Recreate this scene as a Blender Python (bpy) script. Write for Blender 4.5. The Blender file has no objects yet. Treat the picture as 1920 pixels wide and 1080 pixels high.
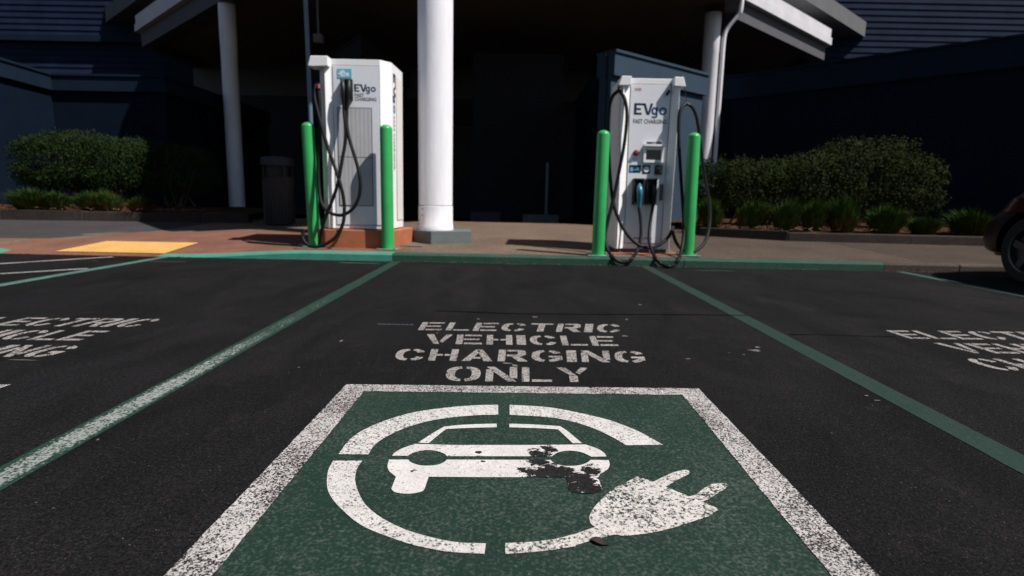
import bpy, bmesh, math, random
from mathutils import Vector, Matrix, noise
from mathutils.geometry import tessellate_polygon
random.seed(7)
sc = bpy.context.scene
C = sc.collection
PI = math.pi
rad = math.radians

# ---------------------------------------------------------------- camera model (also used to measure positions)
F = 1067.0; H = 0.7; ROLL = 0.02
PIT = math.atan(165 / F)
cp, sp = math.cos(PIT), math.sin(PIT); cr, sr = math.cos(ROLL), math.sin(ROLL)
RT = Vector((cr, sr * sp, sr * cp)); UP = Vector((-sr, cr * sp, cr * cp)); FW = Vector((0, cp, -sp))
def ray(px, py): return RT * ((px - 960) / F) + UP * ((540 - py) / F) + FW
def G(px, py, z=0.0):
    d = ray(px, py); t = (z - H) / d.z; return (d.x * t, d.y * t)
def at(px, py, Y):
    d = ray(px, py); t = Y / d.y; return Vector((d.x * t, Y, H + d.z * t))

cam = bpy.data.cameras.new('camera'); co = bpy.data.objects.new('camera', cam); C.objects.link(co)
co.matrix_world = Matrix(((RT.x, UP.x, -FW.x, 0), (RT.y, UP.y, -FW.y, 0), (RT.z, UP.z, -FW.z, H), (0, 0, 0, 1)))
cam.sensor_width = 36; cam.lens = 36 * F / 1920; cam.clip_end = 2000; cam.clip_start = 0.05
cam.dof.use_dof = True; cam.dof.focus_distance = 1.6; cam.dof.aperture_fstop = 3.3
sc.camera = co

# ---------------------------------------------------------------- light
SAZ, SEL = rad(64), rad(54)
SD = Vector((math.sin(SAZ) * math.cos(SEL), -math.cos(SAZ) * math.cos(SEL), math.sin(SEL)))
w = bpy.data.worlds.new('World'); sc.world = w; w.use_nodes = True
nt = w.node_tree; bg = nt.nodes['Background']; sky = nt.nodes.new('ShaderNodeTexSky'); sky.sky_type = 'NISHITA'
sky.sun_disc = False; sky.sun_elevation = SEL; sky.sun_rotation = PI - SAZ
nt.links.new(sky.outputs[0], bg.inputs[0]); bg.inputs[1].default_value = 0.05
sl = bpy.data.lights.new('sun', 'SUN'); sl.energy = 5.0; sl.angle = rad(0.53); sl.color = (1, .955, .9)
so = bpy.data.objects.new('sun', sl); C.objects.link(so); so.rotation_euler = SD.to_track_quat('Z', 'Y').to_euler()
sc.view_settings.view_transform = 'Standard'; sc.view_settings.look = 'None'; sc.view_settings.exposure = 0.3
sc.cycles.max_bounces = 5; sc.cycles.diffuse_bounces = 1

# ---------------------------------------------------------------- materials
class NM:
    def __init__(s, name):
        s.m = bpy.data.materials.new(name); s.m.use_nodes = True; s.t = s.m.node_tree; s.N = s.t.nodes; s.L = s.t.links
        s.p = s.N['Principled BSDF']; s.tc = s.N.new('ShaderNodeTexCoord'); s.co = s.tc.outputs['Object']
    def link(s, a, b): s.L.new(a, b)
    def noise(s, scale, detail=2, rough=.5, vec=None, dist=0):
        n = s.N.new('ShaderNodeTexNoise'); n.inputs['Scale'].default_value = scale; n.inputs['Detail'].default_value = detail
        n.inputs['Roughness'].default_value = rough; n.inputs['Distortion'].default_value = dist
        s.link(vec or s.co, n.inputs['Vector']); return n.outputs['Fac']
    def voro(s, scale, feat='F1', vec=None):
        n = s.N.new('ShaderNodeTexVoronoi'); n.feature = feat; n.inputs['Scale'].default_value = scale
        s.link(vec or s.co, n.inputs['Vector']); return n.outputs['Distance']
    def scale(s, v):
        n = s.N.new('ShaderNodeMapping'); n.inputs['Scale'].default_value = v; s.link(s.co, n.inputs['Vector']); return n.outputs[0]
    def ramp(s, f, a, b, lo=0., hi=1.):
        n = s.N.new('ShaderNodeMapRange'); n.inputs[1].default_value = a; n.inputs[2].default_value = b
        n.inputs[3].default_value = lo; n.inputs[4].default_value = hi; n.clamp = True; s.link(f, n.inputs[0]); return n.outputs[0]
    def math(s, op, a, b=None):
        n = s.N.new('ShaderNodeMath'); n.operation = op
        for i, v in enumerate((a, b)):
            if v is None: continue
            if isinstance(v, (int, float)): n.inputs[i].default_value = v
            else: s.link(v, n.inputs[i])
        return n.outputs[0]
    def mix(s, f, a, b):
        n = s.N.new('ShaderNodeMix'); n.data_type = 'RGBA'
        if isinstance(f, (int, float)): n.inputs[0].default_value = f
        else: s.link(f, n.inputs[0])
        for k, v in ((6, a), (7, b)):
            if isinstance(v, tuple): n.inputs[k].default_value = (*v[:3], 1)
            else: s.link(v, n.inputs[k])
        return n.outputs[2]
    def mul(s, c, f):
        n = s.N.new('ShaderNodeVectorMath'); n.operation = 'SCALE'
        if isinstance(c, tuple): n.inputs[0].default_value = c[:3]
        else: s.link(c, n.inputs[0])
        s.link(f, n.inputs['Scale']); return n.outputs[0]
    def dist(s, p):
        n = s.N.new('ShaderNodeVectorMath'); n.operation = 'DISTANCE'; s.link(s.co, n.inputs[0]); n.inputs[1].default_value = p
        return n.outputs['Value']
    def out(s, col, rough=.8, bump=None, bs=.3, bd=.003, spec=.4, metal=0):
        if isinstance(col, tuple): s.p.inputs['Base Color'].default_value = (*col[:3], 1)
        else: s.link(col, s.p.inputs['Base Color'])
        if isinstance(rough, (int, float)): s.p.inputs['Roughness'].default_value = rough
        else: s.link(rough, s.p.inputs['Roughness'])
        s.p.inputs['Specular IOR Level'].default_value = spec; s.p.inputs['Metallic'].default_value = metal
        if bump is not None:
            b = s.N.new('ShaderNodeBump'); b.inputs['Strength'].default_value = bs; b.inputs['Distance'].default_value = bd
            s.link(bump, b.inputs['Height']); s.link(b.outputs[0], s.p.inputs['Normal'])
        return s.m

def plain(name, col, rough=.6, var=.15, vs=6, bump=0, bscale=60, spec=.4, metal=0):
    n = NM(name)
    f = n.ramp(n.noise(vs, 5, .6), .3, .7, 1 - var, 1 + var)
    g = n.ramp(n.noise(vs * 14, 3, .6), .3, .7, 1 - var * .5, 1 + var * .5)
    return n.out(n.mul(col, n.math('MULTIPLY', f, g)), rough, n.noise(bscale, 3) if bump else None, bump, .004, spec, metal)

ASPH = (.0066, .0062, .0067)
def asphalt_col(n, base=ASPH):
    f = n.ramp(n.noise(.9, 6, .62), .3, .7, .82, 1.18)
    streak = n.ramp(n.noise(2.4, 6, .65, n.scale((1, .3, 1)), 1.2), .36, .64, .70, 1.32)
    g = n.ramp(n.noise(150, 4, .75), .36, .66, .1, 2.4)
    h = n.ramp(n.noise(420, 2, .6), .35, .65, .5, 1.5)
    c = n.mul(base, n.math('MULTIPLY', n.math('MULTIPLY', f, streak), n.math('MULTIPLY', g, h)))
    mid = n.ramp(n.noise(62, 3, .7), .34, .66, .62, 1.42); c = n.mul(c, mid)
    sp1 = n.ramp(n.noise(210, 1, .5), .70, .74)
    c = n.mix(n.math('MULTIPLY', sp1, .5), c, (.13, .12, .115))
    sp2 = n.ramp(n.noise(38, 2, .5), .765, .785)
    c = n.mix(n.math('MULTIPLY', sp2, .55), c, (.2, .19, .18))
    oil = n.ramp(n.noise(1.7, 3, .6, n.scale((1.2, 1, 1)), .6), .62, .74, 1, .72); c = n.mul(c, oil)
    dust = n.ramp(n.noise(5, 8, .75), .56, .8)
    return n.mix(n.math('MULTIPLY', dust, .12), c, (.10, .09, .085))
def asphalt():
    n = NM('sealed asphalt'); c = asphalt_col(n)
    b = n.math('ADD', n.noise(190, 4, .7), n.math('MULTIPLY', n.voro(120), .6))
    return n.out(c, .9, b, .7, .004, .10)
def paint(name, col, under=None, wear=.25, fine=115, patch=3, chips=None, stain=False, greenbase=False, soft=.035, bigwear=None, edge=None):
    """worn road paint: 'wear' share of surface gone; chips: list of (x, y, radius) places where it has come off in flakes"""
    n = NM(name)
    u = asphalt_col(n) if under is None else n.mul(under, n.ramp(n.noise(150, 4, .7), .3, .7, .5, 1.5))
    v = n.ramp(n.noise(7, 6, .65), .3, .72, .82, 1.08)
    v2 = n.ramp(n.noise(160, 3, .7), .3, .7, .8, 1.15)
    pc = n.mul(col, n.math('MULTIPLY', v, v2))
    # wear field
    a = n.math('ADD', n.math('MULTIPLY', n.noise(fine, 3, .7), .75), n.math('MULTIPLY', n.noise(fine * .35, 4, .7), .25))
    pv = n.noise(patch, 5, .65, None)
    pv = n.ramp(pv, .3, .7, -.05, .05)
    th = .355 + .275 * wear
    a = n.math('SUBTRACT', a, pv)
    if edge:
        sx = n.N.new('ShaderNodeSeparateXYZ'); n.link(n.co, sx.inputs[0])
        off = n.math('ABSOLUTE', n.math('SUBTRACT', n.math('SUBTRACT', sx.outputs[0], n.math('MULTIPLY', sx.outputs[1], edge[1])), edge[0]))
        a = n.math('SUBTRACT', a, n.ramp(off, edge[2] * .45, edge[2], -.05, .16)); a = n.math('SUBTRACT', a, n.ramp(sx.outputs[1], 2.0, 4.2, 0, .20))
    keep = n.ramp(a, th - soft, th + soft)
    c = n.mix(keep, u, pc)
    if stain:
        s = n.ramp(n.noise(9, 4, .6), .66, .8, 0, .5); c = n.mix(s, c, (.42, .30, .16))
    if bigwear: 
        c2 = n.mix(n.ramp(n.noise(bigwear, 5, .7), .60, .66), c, asphalt_col(n)); c = c2
    if chips:
        blk = asphalt_col(n)
        fl = n.math('ADD', n.noise(38, 5, .7, n.scale((1, 1.7, 1)), .8), n.math('MULTIPLY', n.noise(110, 3, .6), .28))
        tot = None
        for (x, y, r) in chips:
            d = n.ramp(n.dist((x, y, .004)), 0, r * 1.2, .42, -.30)
            tot = d if tot is None else n.math('MAXIMUM', tot, d)
        c = n.mix(n.ramp(n.math('ADD', fl, tot), .80, .83), c, blk)
    b = n.math('ADD', n.noise(190, 4, .7), n.math('MULTIPLY', keep, .25))
    return n.out(c, .8, b, .5, .003, .25)

def aggregate(name, col, dark, light, sc_=60):
    n = NM(name)
    f = n.ramp(n.noise(1.1, 5, .6), .3, .7, .78, 1.2)
    v = n.noise(sc_, 3, .8)
    c = n.mix(n.ramp(v, .35, .62), dark, col); c = n.mix(n.ramp(n.noise(sc_ * 1.6, 2, .6), .6, .72), c, light)
    return n.out(n.mul(c, f), .9, n.noise(sc_, 3, .7), .5, .006, .2)

M = {}
M['asphalt'] = asphalt()
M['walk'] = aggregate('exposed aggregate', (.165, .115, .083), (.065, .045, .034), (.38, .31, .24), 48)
M['walk_falloff_mid'] = aggregate('aggregate with painted falloff', (.078, .056, .042), (.034, .025, .02), (.21, .165, .13), 48)  # same paving further right, lens falloff put into its colour
M['walk_falloff_dark'] = aggregate('aggregate with stronger painted falloff', (.058, .042, .031), (.026, .019, .015), (.16, .125, .10), 48)  # rightmost paving, more of the falloff put into its colour
M['walkgrey'] = aggregate('grey paving', (.052, .049, .049), (.032, .03, .03), (.09, .085, .08), 45)
M['terra'] = plain('terracotta concrete', (.165, .078, .052), .85, .22, 1.6, .3, 70, .2)
M['terrapad'] = plain('terracotta plinth', (.36, .12, .055), .8, .2, 3, .35, 50, .25)
M['yellow'] = plain('tactile yellow', (.58, .33, .10), .7, .10, 5, .2, 90, .3)
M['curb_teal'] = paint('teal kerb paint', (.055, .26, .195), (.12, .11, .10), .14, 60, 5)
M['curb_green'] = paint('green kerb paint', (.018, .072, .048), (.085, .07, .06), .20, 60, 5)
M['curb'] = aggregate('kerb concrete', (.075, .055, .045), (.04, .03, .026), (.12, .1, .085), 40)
M['planterkerb'] = aggregate('planter kerb concrete', (.042, .031, .027), (.022, .017, .015), (.07, .057, .05), 30)
M['greenfield'] = paint('dark green emblem paint', (.0058, .0245, .0165), (.052, .070, .058), .28, 115, 3, None, False, soft=.09, bigwear=None)
M['emblem'] = paint('white emblem paint', (.55, .525, .51), (.010, .028, .022), .29, 165, 2.2, chips=None, stain=True)
M['carpaint_mark'] = paint('white car symbol paint', (.57, .54, .525), (.02, .035, .03), .10, 130, 3,
        chips=[(G(700 + a / 4, 780 + b / 4)[0] - .05, G(700 + a / 4, 780 + b / 4)[1] - 1.4, r) for a, b, r in
               ((1250, 290, .07), (1310, 255, .055), (1240, 355, .075), (1330, 410, .10), (1250, 440, .08), (1430, 440, .10), (1540, 480, .10), (1560, 540, .13), (1650, 560, .09), (1500, 565, .09), (1640, 420, .07), (1180, 430, .05), (1120, 410, .03), (790, 282, .018), (820, 350, .014), (300, 420, .016))], stain=False)
M['plugpaint'] = paint('white plug symbol paint', (.55, .52, .49), (.02, .03, .027), .40, 140, 6, stain=True)
M['border'] = paint('white border paint', (.48, .455, .445), None, .50, 200, 4, soft=.03)
M['letters'] = paint('stencilled lettering paint', (.33, .305, .29), None, .42, 150, 6)
M['line_white'] = paint('worn green line with old white paint', (.27, .285, .275), (.009, .034, .023), .62, 110, 2.2, soft=.05, edge=(-1.233, -.0083, .053))
M['line_green'] = paint('green line paint', (.0075, .030, .021), (.022, .034, .028), .36, 110, 2, soft=.08)
M['line_teal'] = paint('pale teal line paint', (.085, .19, .155), (.03, .05, .045), .44, 120, 3)
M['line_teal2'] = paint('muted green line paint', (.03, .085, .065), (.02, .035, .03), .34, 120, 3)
M['line_hatch'] = paint('white hatch line paint', (.30, .29, .28), None, .36, 140, 3)
M['chip'] = plain('pale paint chip', (.12, .11, .10), .8, .3, 30)
M['chipblue'] = plain('blue chalk mark', (.06, .07, .10), .8, .4, 60)
M['tar'] = plain('tar seam', (.004, .0037, .004), .9, .3, 10, spec=.05)
M['white'] = plain('white powder coat', (.84, .84, .85), .38, .03, 4, spec=.5)
M['panel'] = plain('light grey panel', (.76, .77, .82), .42, .04, 2, spec=.5)
M['sidepanel'] = plain('off-white side panel', (.72, .68, .66), .5, .05, 3)
M['seam'] = plain('shadow gap', (.10, .10, .11), .7, .05)
M['black'] = plain('black plastic', (.006, .006, .007), .5, .2, 8)
M['rubber'] = plain('black cable rubber', (.005, .005, .0055), .55, .25, 10, spec=.2)
M['metal'] = plain('brushed metal', (.35, .35, .36), .35, .1, 20, metal=.9)
M['screen'] = plain('dark screen glass', (.015, .02, .035), .12, .1, 5, spec=.6)
M['red'] = plain('red button', (.33, .03, .025), .35, .1)
M['navy'] = plain('navy lettering', (.006, .016, .045), .5, .05)
M['blue'] = plain('blue lettering', (.012, .06, .14), .5, .05)
M['greytxt'] = plain('grey lettering', (.06, .06, .07), .5, .05)
M['pinktxt'] = plain('pale red lettering', (.62, .26, .26), .5, .05)
M['cyan'] = plain('cyan sign', (.13, .48, .62), .45, .05)
M['signwhite'] = plain('white sign print', (.75, .82, .85), .5, .03)
M['signnavy'] = plain('dark blue sticker', (.008, .025, .06), .4, .1)
M['signblue'] = plain('sky blue print', (.15, .42, .75), .5, .05)
M['gun'] = plain('blue connector plastic', (.035, .16, .24), .3, .15, 12, spec=.5)
M['col'] = None
n = NM('white column paint'); f = n.ramp(n.noise(9, 5, .6, n.scale((1, 1, .16))), .3, .7, .93, 1.05)
M['col'] = n.out(n.mul((.80, .79, .84), f), .5, n.noise(11, 4, .6, n.scale((1, 1, .22))), .3, .02, .4)
M['bollard'] = plain('green bollard sleeve', (.026, .34, .085), .40, .12, 2.5, .08, 30, .45)
n = NM('green bollard sleeve'); f_ = n.ramp(n.noise(3, 5, .6), .3, .7, .86, 1.1)
sc1 = n.ramp(n.noise(30, 4, .7, n.scale((1, 1, .35))), .64, .72); c = n.mix(n.math('MULTIPLY', sc1, .45), n.mul((.026, .34, .085), f_), (.05, .16, .07))
M['bollard'] = n.out(c, n.ramp(n.noise(8, 4), .3, .7, .34, .55), n.noise(30, 3), .08, .004, .45)
M['plate'] = plain('teal painted base plate', (.10, .26, .21), .7, .25, 20)
M['greypad'] = plain('grey painted footing', (.105, .125, .13), .75, .12, 5, .2, 60)
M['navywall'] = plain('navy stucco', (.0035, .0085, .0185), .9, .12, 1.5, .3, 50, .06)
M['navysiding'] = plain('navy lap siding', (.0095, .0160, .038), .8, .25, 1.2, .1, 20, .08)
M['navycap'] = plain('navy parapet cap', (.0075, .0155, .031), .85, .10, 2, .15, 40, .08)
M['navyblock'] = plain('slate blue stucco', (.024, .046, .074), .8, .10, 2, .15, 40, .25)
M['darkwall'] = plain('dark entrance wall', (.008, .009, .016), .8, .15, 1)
M['fascia'] = plain('white fascia board', (.58, .57, .60), .6, .08, 2, .05, 20)
M['beam'] = plain('pale grey beam', (.085, .082, .092), .7, .08, 2)
M['soffit'] = plain('tan stucco soffit', (.20, .155, .12), .9, .1, 1, .2, 60, .1)
M['eave'] = plain('grey eave board', (.11, .112, .118), .7, .08, 1.5)
M['pole'] = plain('blue grey steel pole', (.11, .16, .21), .45, .1, 10)
M['binbody'] = plain('dark litter bin', (.024, .024, .028), .6, .15, 8)
M['soil'] = None
n = NM('bark mulch'); c = n.mix(n.ramp(n.noise(34, 4, .75), .4, .62), (.028, .013, .007), (.12, .062, .03))
M['soil'] = n.out(n.mul(c, n.ramp(n.noise(3, 4), .3, .7, .5, 1.2)), .95, n.noise(34, 4, .75), 1, .03, .1)
def leafmat(name, a, b):
    n = NM(name); c = n.mix(n.ramp(n.noise(11, 3, .6), .38, .62), a, b); c = n.mul(c, n.ramp(n.noise(60, 2), .3, .7, .6, 1.4))
    n.p.inputs['Subsurface Weight'].default_value = 0
    return n.out(c, .8, None, spec=.06)
M['hedge'] = leafmat('hedge leaves', (.010, .022, .006), (.019, .032, .009))
M['shrub'] = leafmat('olive shrub leaves', (.016, .032, .007), (.027, .028, .009))
M['grass'] = leafmat('tufted grass blades', (.016, .044, .006), (.046, .072, .013))
M['drygrass'] = leafmat('dry grass blades', (.10, .05, .018), (.17, .095, .035))
M['bark'] = plain('shrub bark', (.06, .045, .03), .9, .2, 20)
M['maroon'] = plain('maroon car paint', (.008, .0018, .002), .3, .05, 3, spec=.35)
M['tyre'] = plain('tyre rubber', (.012, .012, .012), .8, .2, 20)
M['rim'] = plain('dark grey alloy', (.07, .072, .078), .35, .1, 10, metal=.7)
M['glass'] = plain('dark car glass', (.01, .012, .014), .1, .05, 3, spec=.4)
M['lens'] = plain('red lamp lens', (.045, .003, .003), .2, .1, 20, spec=.6)
M['deadleaf'] = plain('dried leaf', (.028, .017, .015), .9, .4, 60)
M['litter'] = plain('dry leaf litter', (.14, .068, .032), .9, .4, 30)

# ---------------------------------------------------------------- mesh builder
class MB:
    def __init__(s): s.v = []; s.f = []; s.smooth = False
    def add(s, vs, fs):
        k = len(s.v); s.v += [Vector(p) for p in vs]; s.f += [tuple(i + k for i in f) for f in fs]; return s
    def box(s, x0, x1, y0, y1, z0, z1, rz=0, piv=None):
        vs = [Vector((x, y, z)) for z in (z0, z1) for x, y in ((x0, y0), (x1, y0), (x1, y1), (x0, y1))]
        if rz:
            p = Vector(piv or ((x0 + x1) / 2, (y0 + y1) / 2, 0)); R_ = Matrix.Rotation(rz, 3, 'Z'); vs = [R_ @ (v - p) + p for v in vs]
        return s.add(vs, [(3, 2, 1, 0), (4, 5, 6, 7), (0, 1, 5, 4), (1, 2, 6, 5), (2, 3, 7, 6), (3, 0, 4, 7)])
    def prism(s, poly, z0, z1, sc0=1.0, cx=0):
        """vertical prism over an xy polygon (ccw); sc0 narrows the bottom about cx"""
        n = len(poly)
        vs = [(cx + (x - cx) * sc0, y, z0) for x, y in poly] + [(x, y, z1) for x, y in poly]
        tr = tessellate_polygon([[Vector((x, y, 0)) for x, y in poly]])
        fs = [(i, (i + 1) % n, (i + 1) % n + n, i + n) for i in range(n)]
        for t in tr:
            a, b, c = [Vector((*poly[i], 0)) for i in t]
            if (b - a).cross(c - a).z < 0: t = t[::-1]
            fs.append(tuple(i + n for i in t)); fs.append(tuple(t[::-1]))
        return s.add(vs, fs)
    def sheet(s, poly, z):
        """flat polygon facing up; z a number or function"""
        tr = tessellate_polygon([[Vector((x, y, 0)) for x, y in poly]]); fs = []
        for t in tr:
            a, b, c = [Vector((*poly[i], 0)) for i in t]
            fs.append(tuple(t) if (b - a).cross(c - a).z > 0 else tuple(t[::-1]))
        return s.add([(x, y, z(x, y) if callable(z) else z) for x, y in poly], fs)
    def tube(s, pts, r, n=8, caps=True):
        pts = [Vector(p) for p in pts]; rings = []; up = Vector((0, 0, 1)); prev = None
        for i, p in enumerate(pts):
            d = (pts[min(i + 1, len(pts) - 1)] - pts[max(i - 1, 0)]).normalized()
            if prev is None: a = d.orthogonal().normalized()
            else: a = (prev - d * prev.dot(d)).normalized()
            prev = a; b = d.cross(a); rr = r[i] if isinstance(r, (list, tuple)) else r
            rings.append([p + (a * math.cos(2 * PI * k / n) + b * math.sin(2 * PI * k / n)) * rr for k in range(n)])
        vs = [v for R_ in rings for v in R_]; fs = []
        for i in range(len(pts) - 1):
            for k in range(n): fs.append((i * n + k, i * n + (k + 1) % n, (i + 1) * n + (k + 1) % n, (i + 1) * n + k))
        if caps: fs.append(tuple(range(n))[::-1]); fs.append(tuple((len(pts) - 1) * n + k for k in range(n)))
        s.smooth = True; return s.add(vs, fs)
    def lathe(s, x, y, prof, n=32):
        """prof: (radius, z) bottom to top"""
        vs = []; fs = []
        for r, z in prof: vs += [(x + r * math.cos(2 * PI * k / n), y + r * math.sin(2 * PI * k / n), z) for k in range(n)]
        for i in range(len(prof) - 1):
            for k in range(n): fs.append((i * n + k, i * n + (k + 1) % n, (i + 1) * n + (k + 1) % n, (i + 1) * n + k))
        fs.append(tuple(range(n))[::-1]); fs.append(tuple((len(prof) - 1) * n + k for k in range(n)))
        s.smooth = True; return s.add(vs, fs)
    def build(s, name, mat, parent=None, bevel=0, seg=2):
        me = bpy.data.meshes.new(name)
        off = parent_loc(parent)
        me.from_pydata([v - off for v in s.v], [], s.f); me.materials.append(M[mat] if isinstance(mat, str) else mat)
        if s.smooth:
            for p in me.polygons: p.use_smooth = True
            try: me.set_sharp_from_angle(angle=rad(38))
            except Exception: pass
        me.update(); o = bpy.data.objects.new(name, me); C.objects.link(o)
        if parent: o.parent = parent
        if bevel:
            b = o.modifiers.new('bevel', 'BEVEL'); b.width = bevel; b.segments = seg; b.limit_method = 'ANGLE'; b.angle_limit = rad(30)
        return o
WLOC = {}
def parent_loc(p):
    return WLOC.get(p.name, Vector()) if p else Vector()
def tag(o, label=None, cat=None, group=None, kind=None):
    if label: o['label'] = label
    if cat: o['category'] = cat
    if group: o['group'] = group
    if kind: o['kind'] = kind
    return o
def thing(name, label, cat, loc=(0, 0, 0), group=None):
    o = bpy.data.objects.new(name, None); C.objects.link(o); o.location = loc; o.empty_display_size = .2
    WLOC[o.name] = Vector(loc); return tag(o, label, cat, group)
def single(mb, name, mat, label, cat, group=None, **k): return tag(mb.build(name, mat, None, **k), label, cat, group)
def struct(mb, name, mat, **k): return tag(mb.build(name, mat, None, **k), kind='structure')

def smooth_path(pts, per=8, closed=False):
    P = [Vector(p) if len(p) == 3 else Vector((*p, 0)) for p in pts]; out = []; n = len(P)
    for i in range(n - (0 if closed else 1)):
        p0 = P[(i - 1) % n] if (closed or i > 0) else P[0] * 2 - P[1]; p1 = P[i]; p2 = P[(i + 1) % n]
        p3 = P[(i + 2) % n] if (closed or i + 2 < n) else P[-1] * 2 - P[-2]
        for k in range(per):
            t = k / per
            out.append(.5 * ((2 * p1) + (-p0 + p2) * t + (2 * p0 - 5 * p1 + 4 * p2 - p3) * t * t + (-p0 + 3 * p1 - 3 * p2 + p3) * t ** 3))
    if not closed: out.append(P[-1])
    return out

_tc = {}
def text_mesh(mb, txt, O, U, V, wd, ht, bold=0.0):
    """letters as thin raised shapes filling the box O + U*wd, V*ht"""
    key = (txt, bold)
    if key not in _tc:
        cu = bpy.data.curves.new('t', 'FONT'); cu.body = txt; cu.size = 1; cu.extrude = .01; cu.offset = bold; cu.resolution_u = 3
        ob = bpy.data.objects.new('t', cu); C.objects.link(ob); dg = bpy.context.evaluated_depsgraph_get(); dg.update()
        me = bpy.data.meshes.new_from_object(ob.evaluated_get(dg))
        _tc[key] = ([v.co.copy() for v in me.vertices], [tuple(p.vertices) for p in me.polygons])
        bpy.data.objects.remove(ob); bpy.data.curves.remove(cu); bpy.data.meshes.remove(me)
    vs, fs = _tc[key]
    x0 = min(v.x for v in vs); x1 = max(v.x for v in vs); y0 = min(v.y for v in vs); y1 = max(v.y for v in vs)
    O = Vector(O); U = Vector(U); V = Vector(V); N = U.cross(V)
    mb.add([O + U * ((v.x - x0) / (x1 - x0) * wd) + V * ((v.y - y0) / (y1 - y0) * ht) + N * (v.z * .06 + .0007) for v in vs], fs)
    return mb
def poly_logo(mb, which, O, U, V, wd, ht):
    """the two halves of the charger logo from plain strokes; box O + U*wd, V*ht holds all four letters"""
    def ar(cx, cy, rx, ry, tx, ty, a0, a1, n=22):
        o = [(cx + rx * math.cos(rad(a0 + (a1 - a0) * k / n)), cy + ry * math.sin(rad(a0 + (a1 - a0) * k / n))) for k in range(n + 1)]
        i = [(cx + (rx - tx) * math.cos(rad(a0 + (a1 - a0) * k / n)), cy + (ry - ty) * math.sin(rad(a0 + (a1 - a0) * k / n))) for k in range(n + 1)]
        return [[o[k], o[k + 1], i[k + 1], i[k]] for k in range(n)]
    q = lambda x0, x1, y0, y1: [(x0, y0), (x1, y0), (x1, y1), (x0, y1)]
    if which == 'EV': P = [q(0, .075, .22, 1), q(.075, .285, .86, 1), q(.075, .205, .54, .67), q(.075, .235, .22, .36), [(.27, .999), (.385, .22), (.43, .40), (.345, .999)], [(.385, .2205), (.475, .22), (.57, 1), (.495, 1), (.43, .40)]]
    else: P = ar(.622, .49, .095, .27, .055, .14, 0, 360) + [q(.664, .72, .17, .75)] + ar(.622, .175, .098, .175, .056, .12, -155, 0) + ar(.875, .49, .118, .27, .056, .14, 0, 360)
    O = Vector(O); U = Vector(U); V = Vector(V); N = U.cross(V)
    for k, p in enumerate(P): mb.add([O + U * (x * wd) + V * (y * ht) + N * (.0012 + .00003 * (k % 3)) for x, y in p], [tuple(range(len(p)))])
    return mb

# ================================================================ GROUND
def S(y):
    if y < 11.3: return .087 + .035 * (y - 6.4)
    return max(0.0, .2585 - .10 * (y - 11.3))
def sst(t): t = max(0, min(1, t)); return t * t * (3 - 2 * t)
def SW(x, y):
    """pavement height, dipping to the road at the ramp"""
    if x < -6.2 or x > -2.2: k = 0
    elif x < -5.6: k = sst((x + 6.2) / .6)
    elif x < -3.8: k = 1
    else: k = 1 - sst((x + 3.8) / 1.6)
    ramp = .004 + (y - 6.28) * .095
    return S(y) * (1 - k) + min(S(y), ramp) * k
KY = 6.28

struct(MB().add([(-150, -150, 0), (150, -150, 0), (150, 150, 0), (-150, 150, 0)], [(0, 1, 2, 3)]), 'parking_lot', 'asphalt')
def grid(xs, ylo, yhi, ny, off):
    mb = MB(); vs = []; fs = []
    for x in xs:
        a = ylo(x); b = yhi(x)
        for j in range(ny + 1): y = a + (b - a) * j / ny; vs.append((x, y, SW(x, y) + off))
    for i in range(len(xs) - 1):
        for j in range(ny):
            p = i * (ny + 1) + j; q = p + ny + 1; fs.append((p, q, q + 1, p + 1))
    mb.add(vs, fs); mb.smooth = True; return mb
def lin(a, b, n): return [a + (b - a) * i / n for i in range(n + 1)]
xs = lin(-30, -6, 8) + lin(-5.9, -2.2, 26) + lin(-2, 30, 14)
xs = [x for x in xs if x < 1.9] + [2.0]
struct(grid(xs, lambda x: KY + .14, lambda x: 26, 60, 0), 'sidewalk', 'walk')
struct(grid(lin(2.0, 4.74, 6), lambda x: KY + .14, lambda x: 26, 60, 0), 'sidewalk', 'walk_falloff_mid')
struct(grid(lin(4.75, 30, 20), lambda x: KY + .14, lambda x: 26, 60, 0), 'sidewalk', 'walk_falloff_dark')
def interp(tab, x):
    if x <= tab[0][0]: return tab[0][1]
    for (a, b), (c, d) in zip(tab, tab[1:]):
        if x <= c: return b + (d - b) * (x - a) / (c - a)
    return tab[-1][1]
far = [(-9, 6.95), (-6.3, 6.98), (-5.35, 7.45), (-5.2, 8.3), (-4.2, 8.75), (-3.2, 8.75), (-2.4, 8.6), (-1.36, 7.55), (-1.30, 6.9)]
struct(grid(lin(-12, -5.9, 6) + lin(-5.8, -1.3, 36), lambda x: KY + .145, lambda x: interp(far, x), 10, .004), 'ramp', 'terra')
struct(grid(lin(-14, -5.2, 12), lambda x: interp(far, x), lambda x: 11.0, 6, .004), 'path', 'walkgrey')
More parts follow.
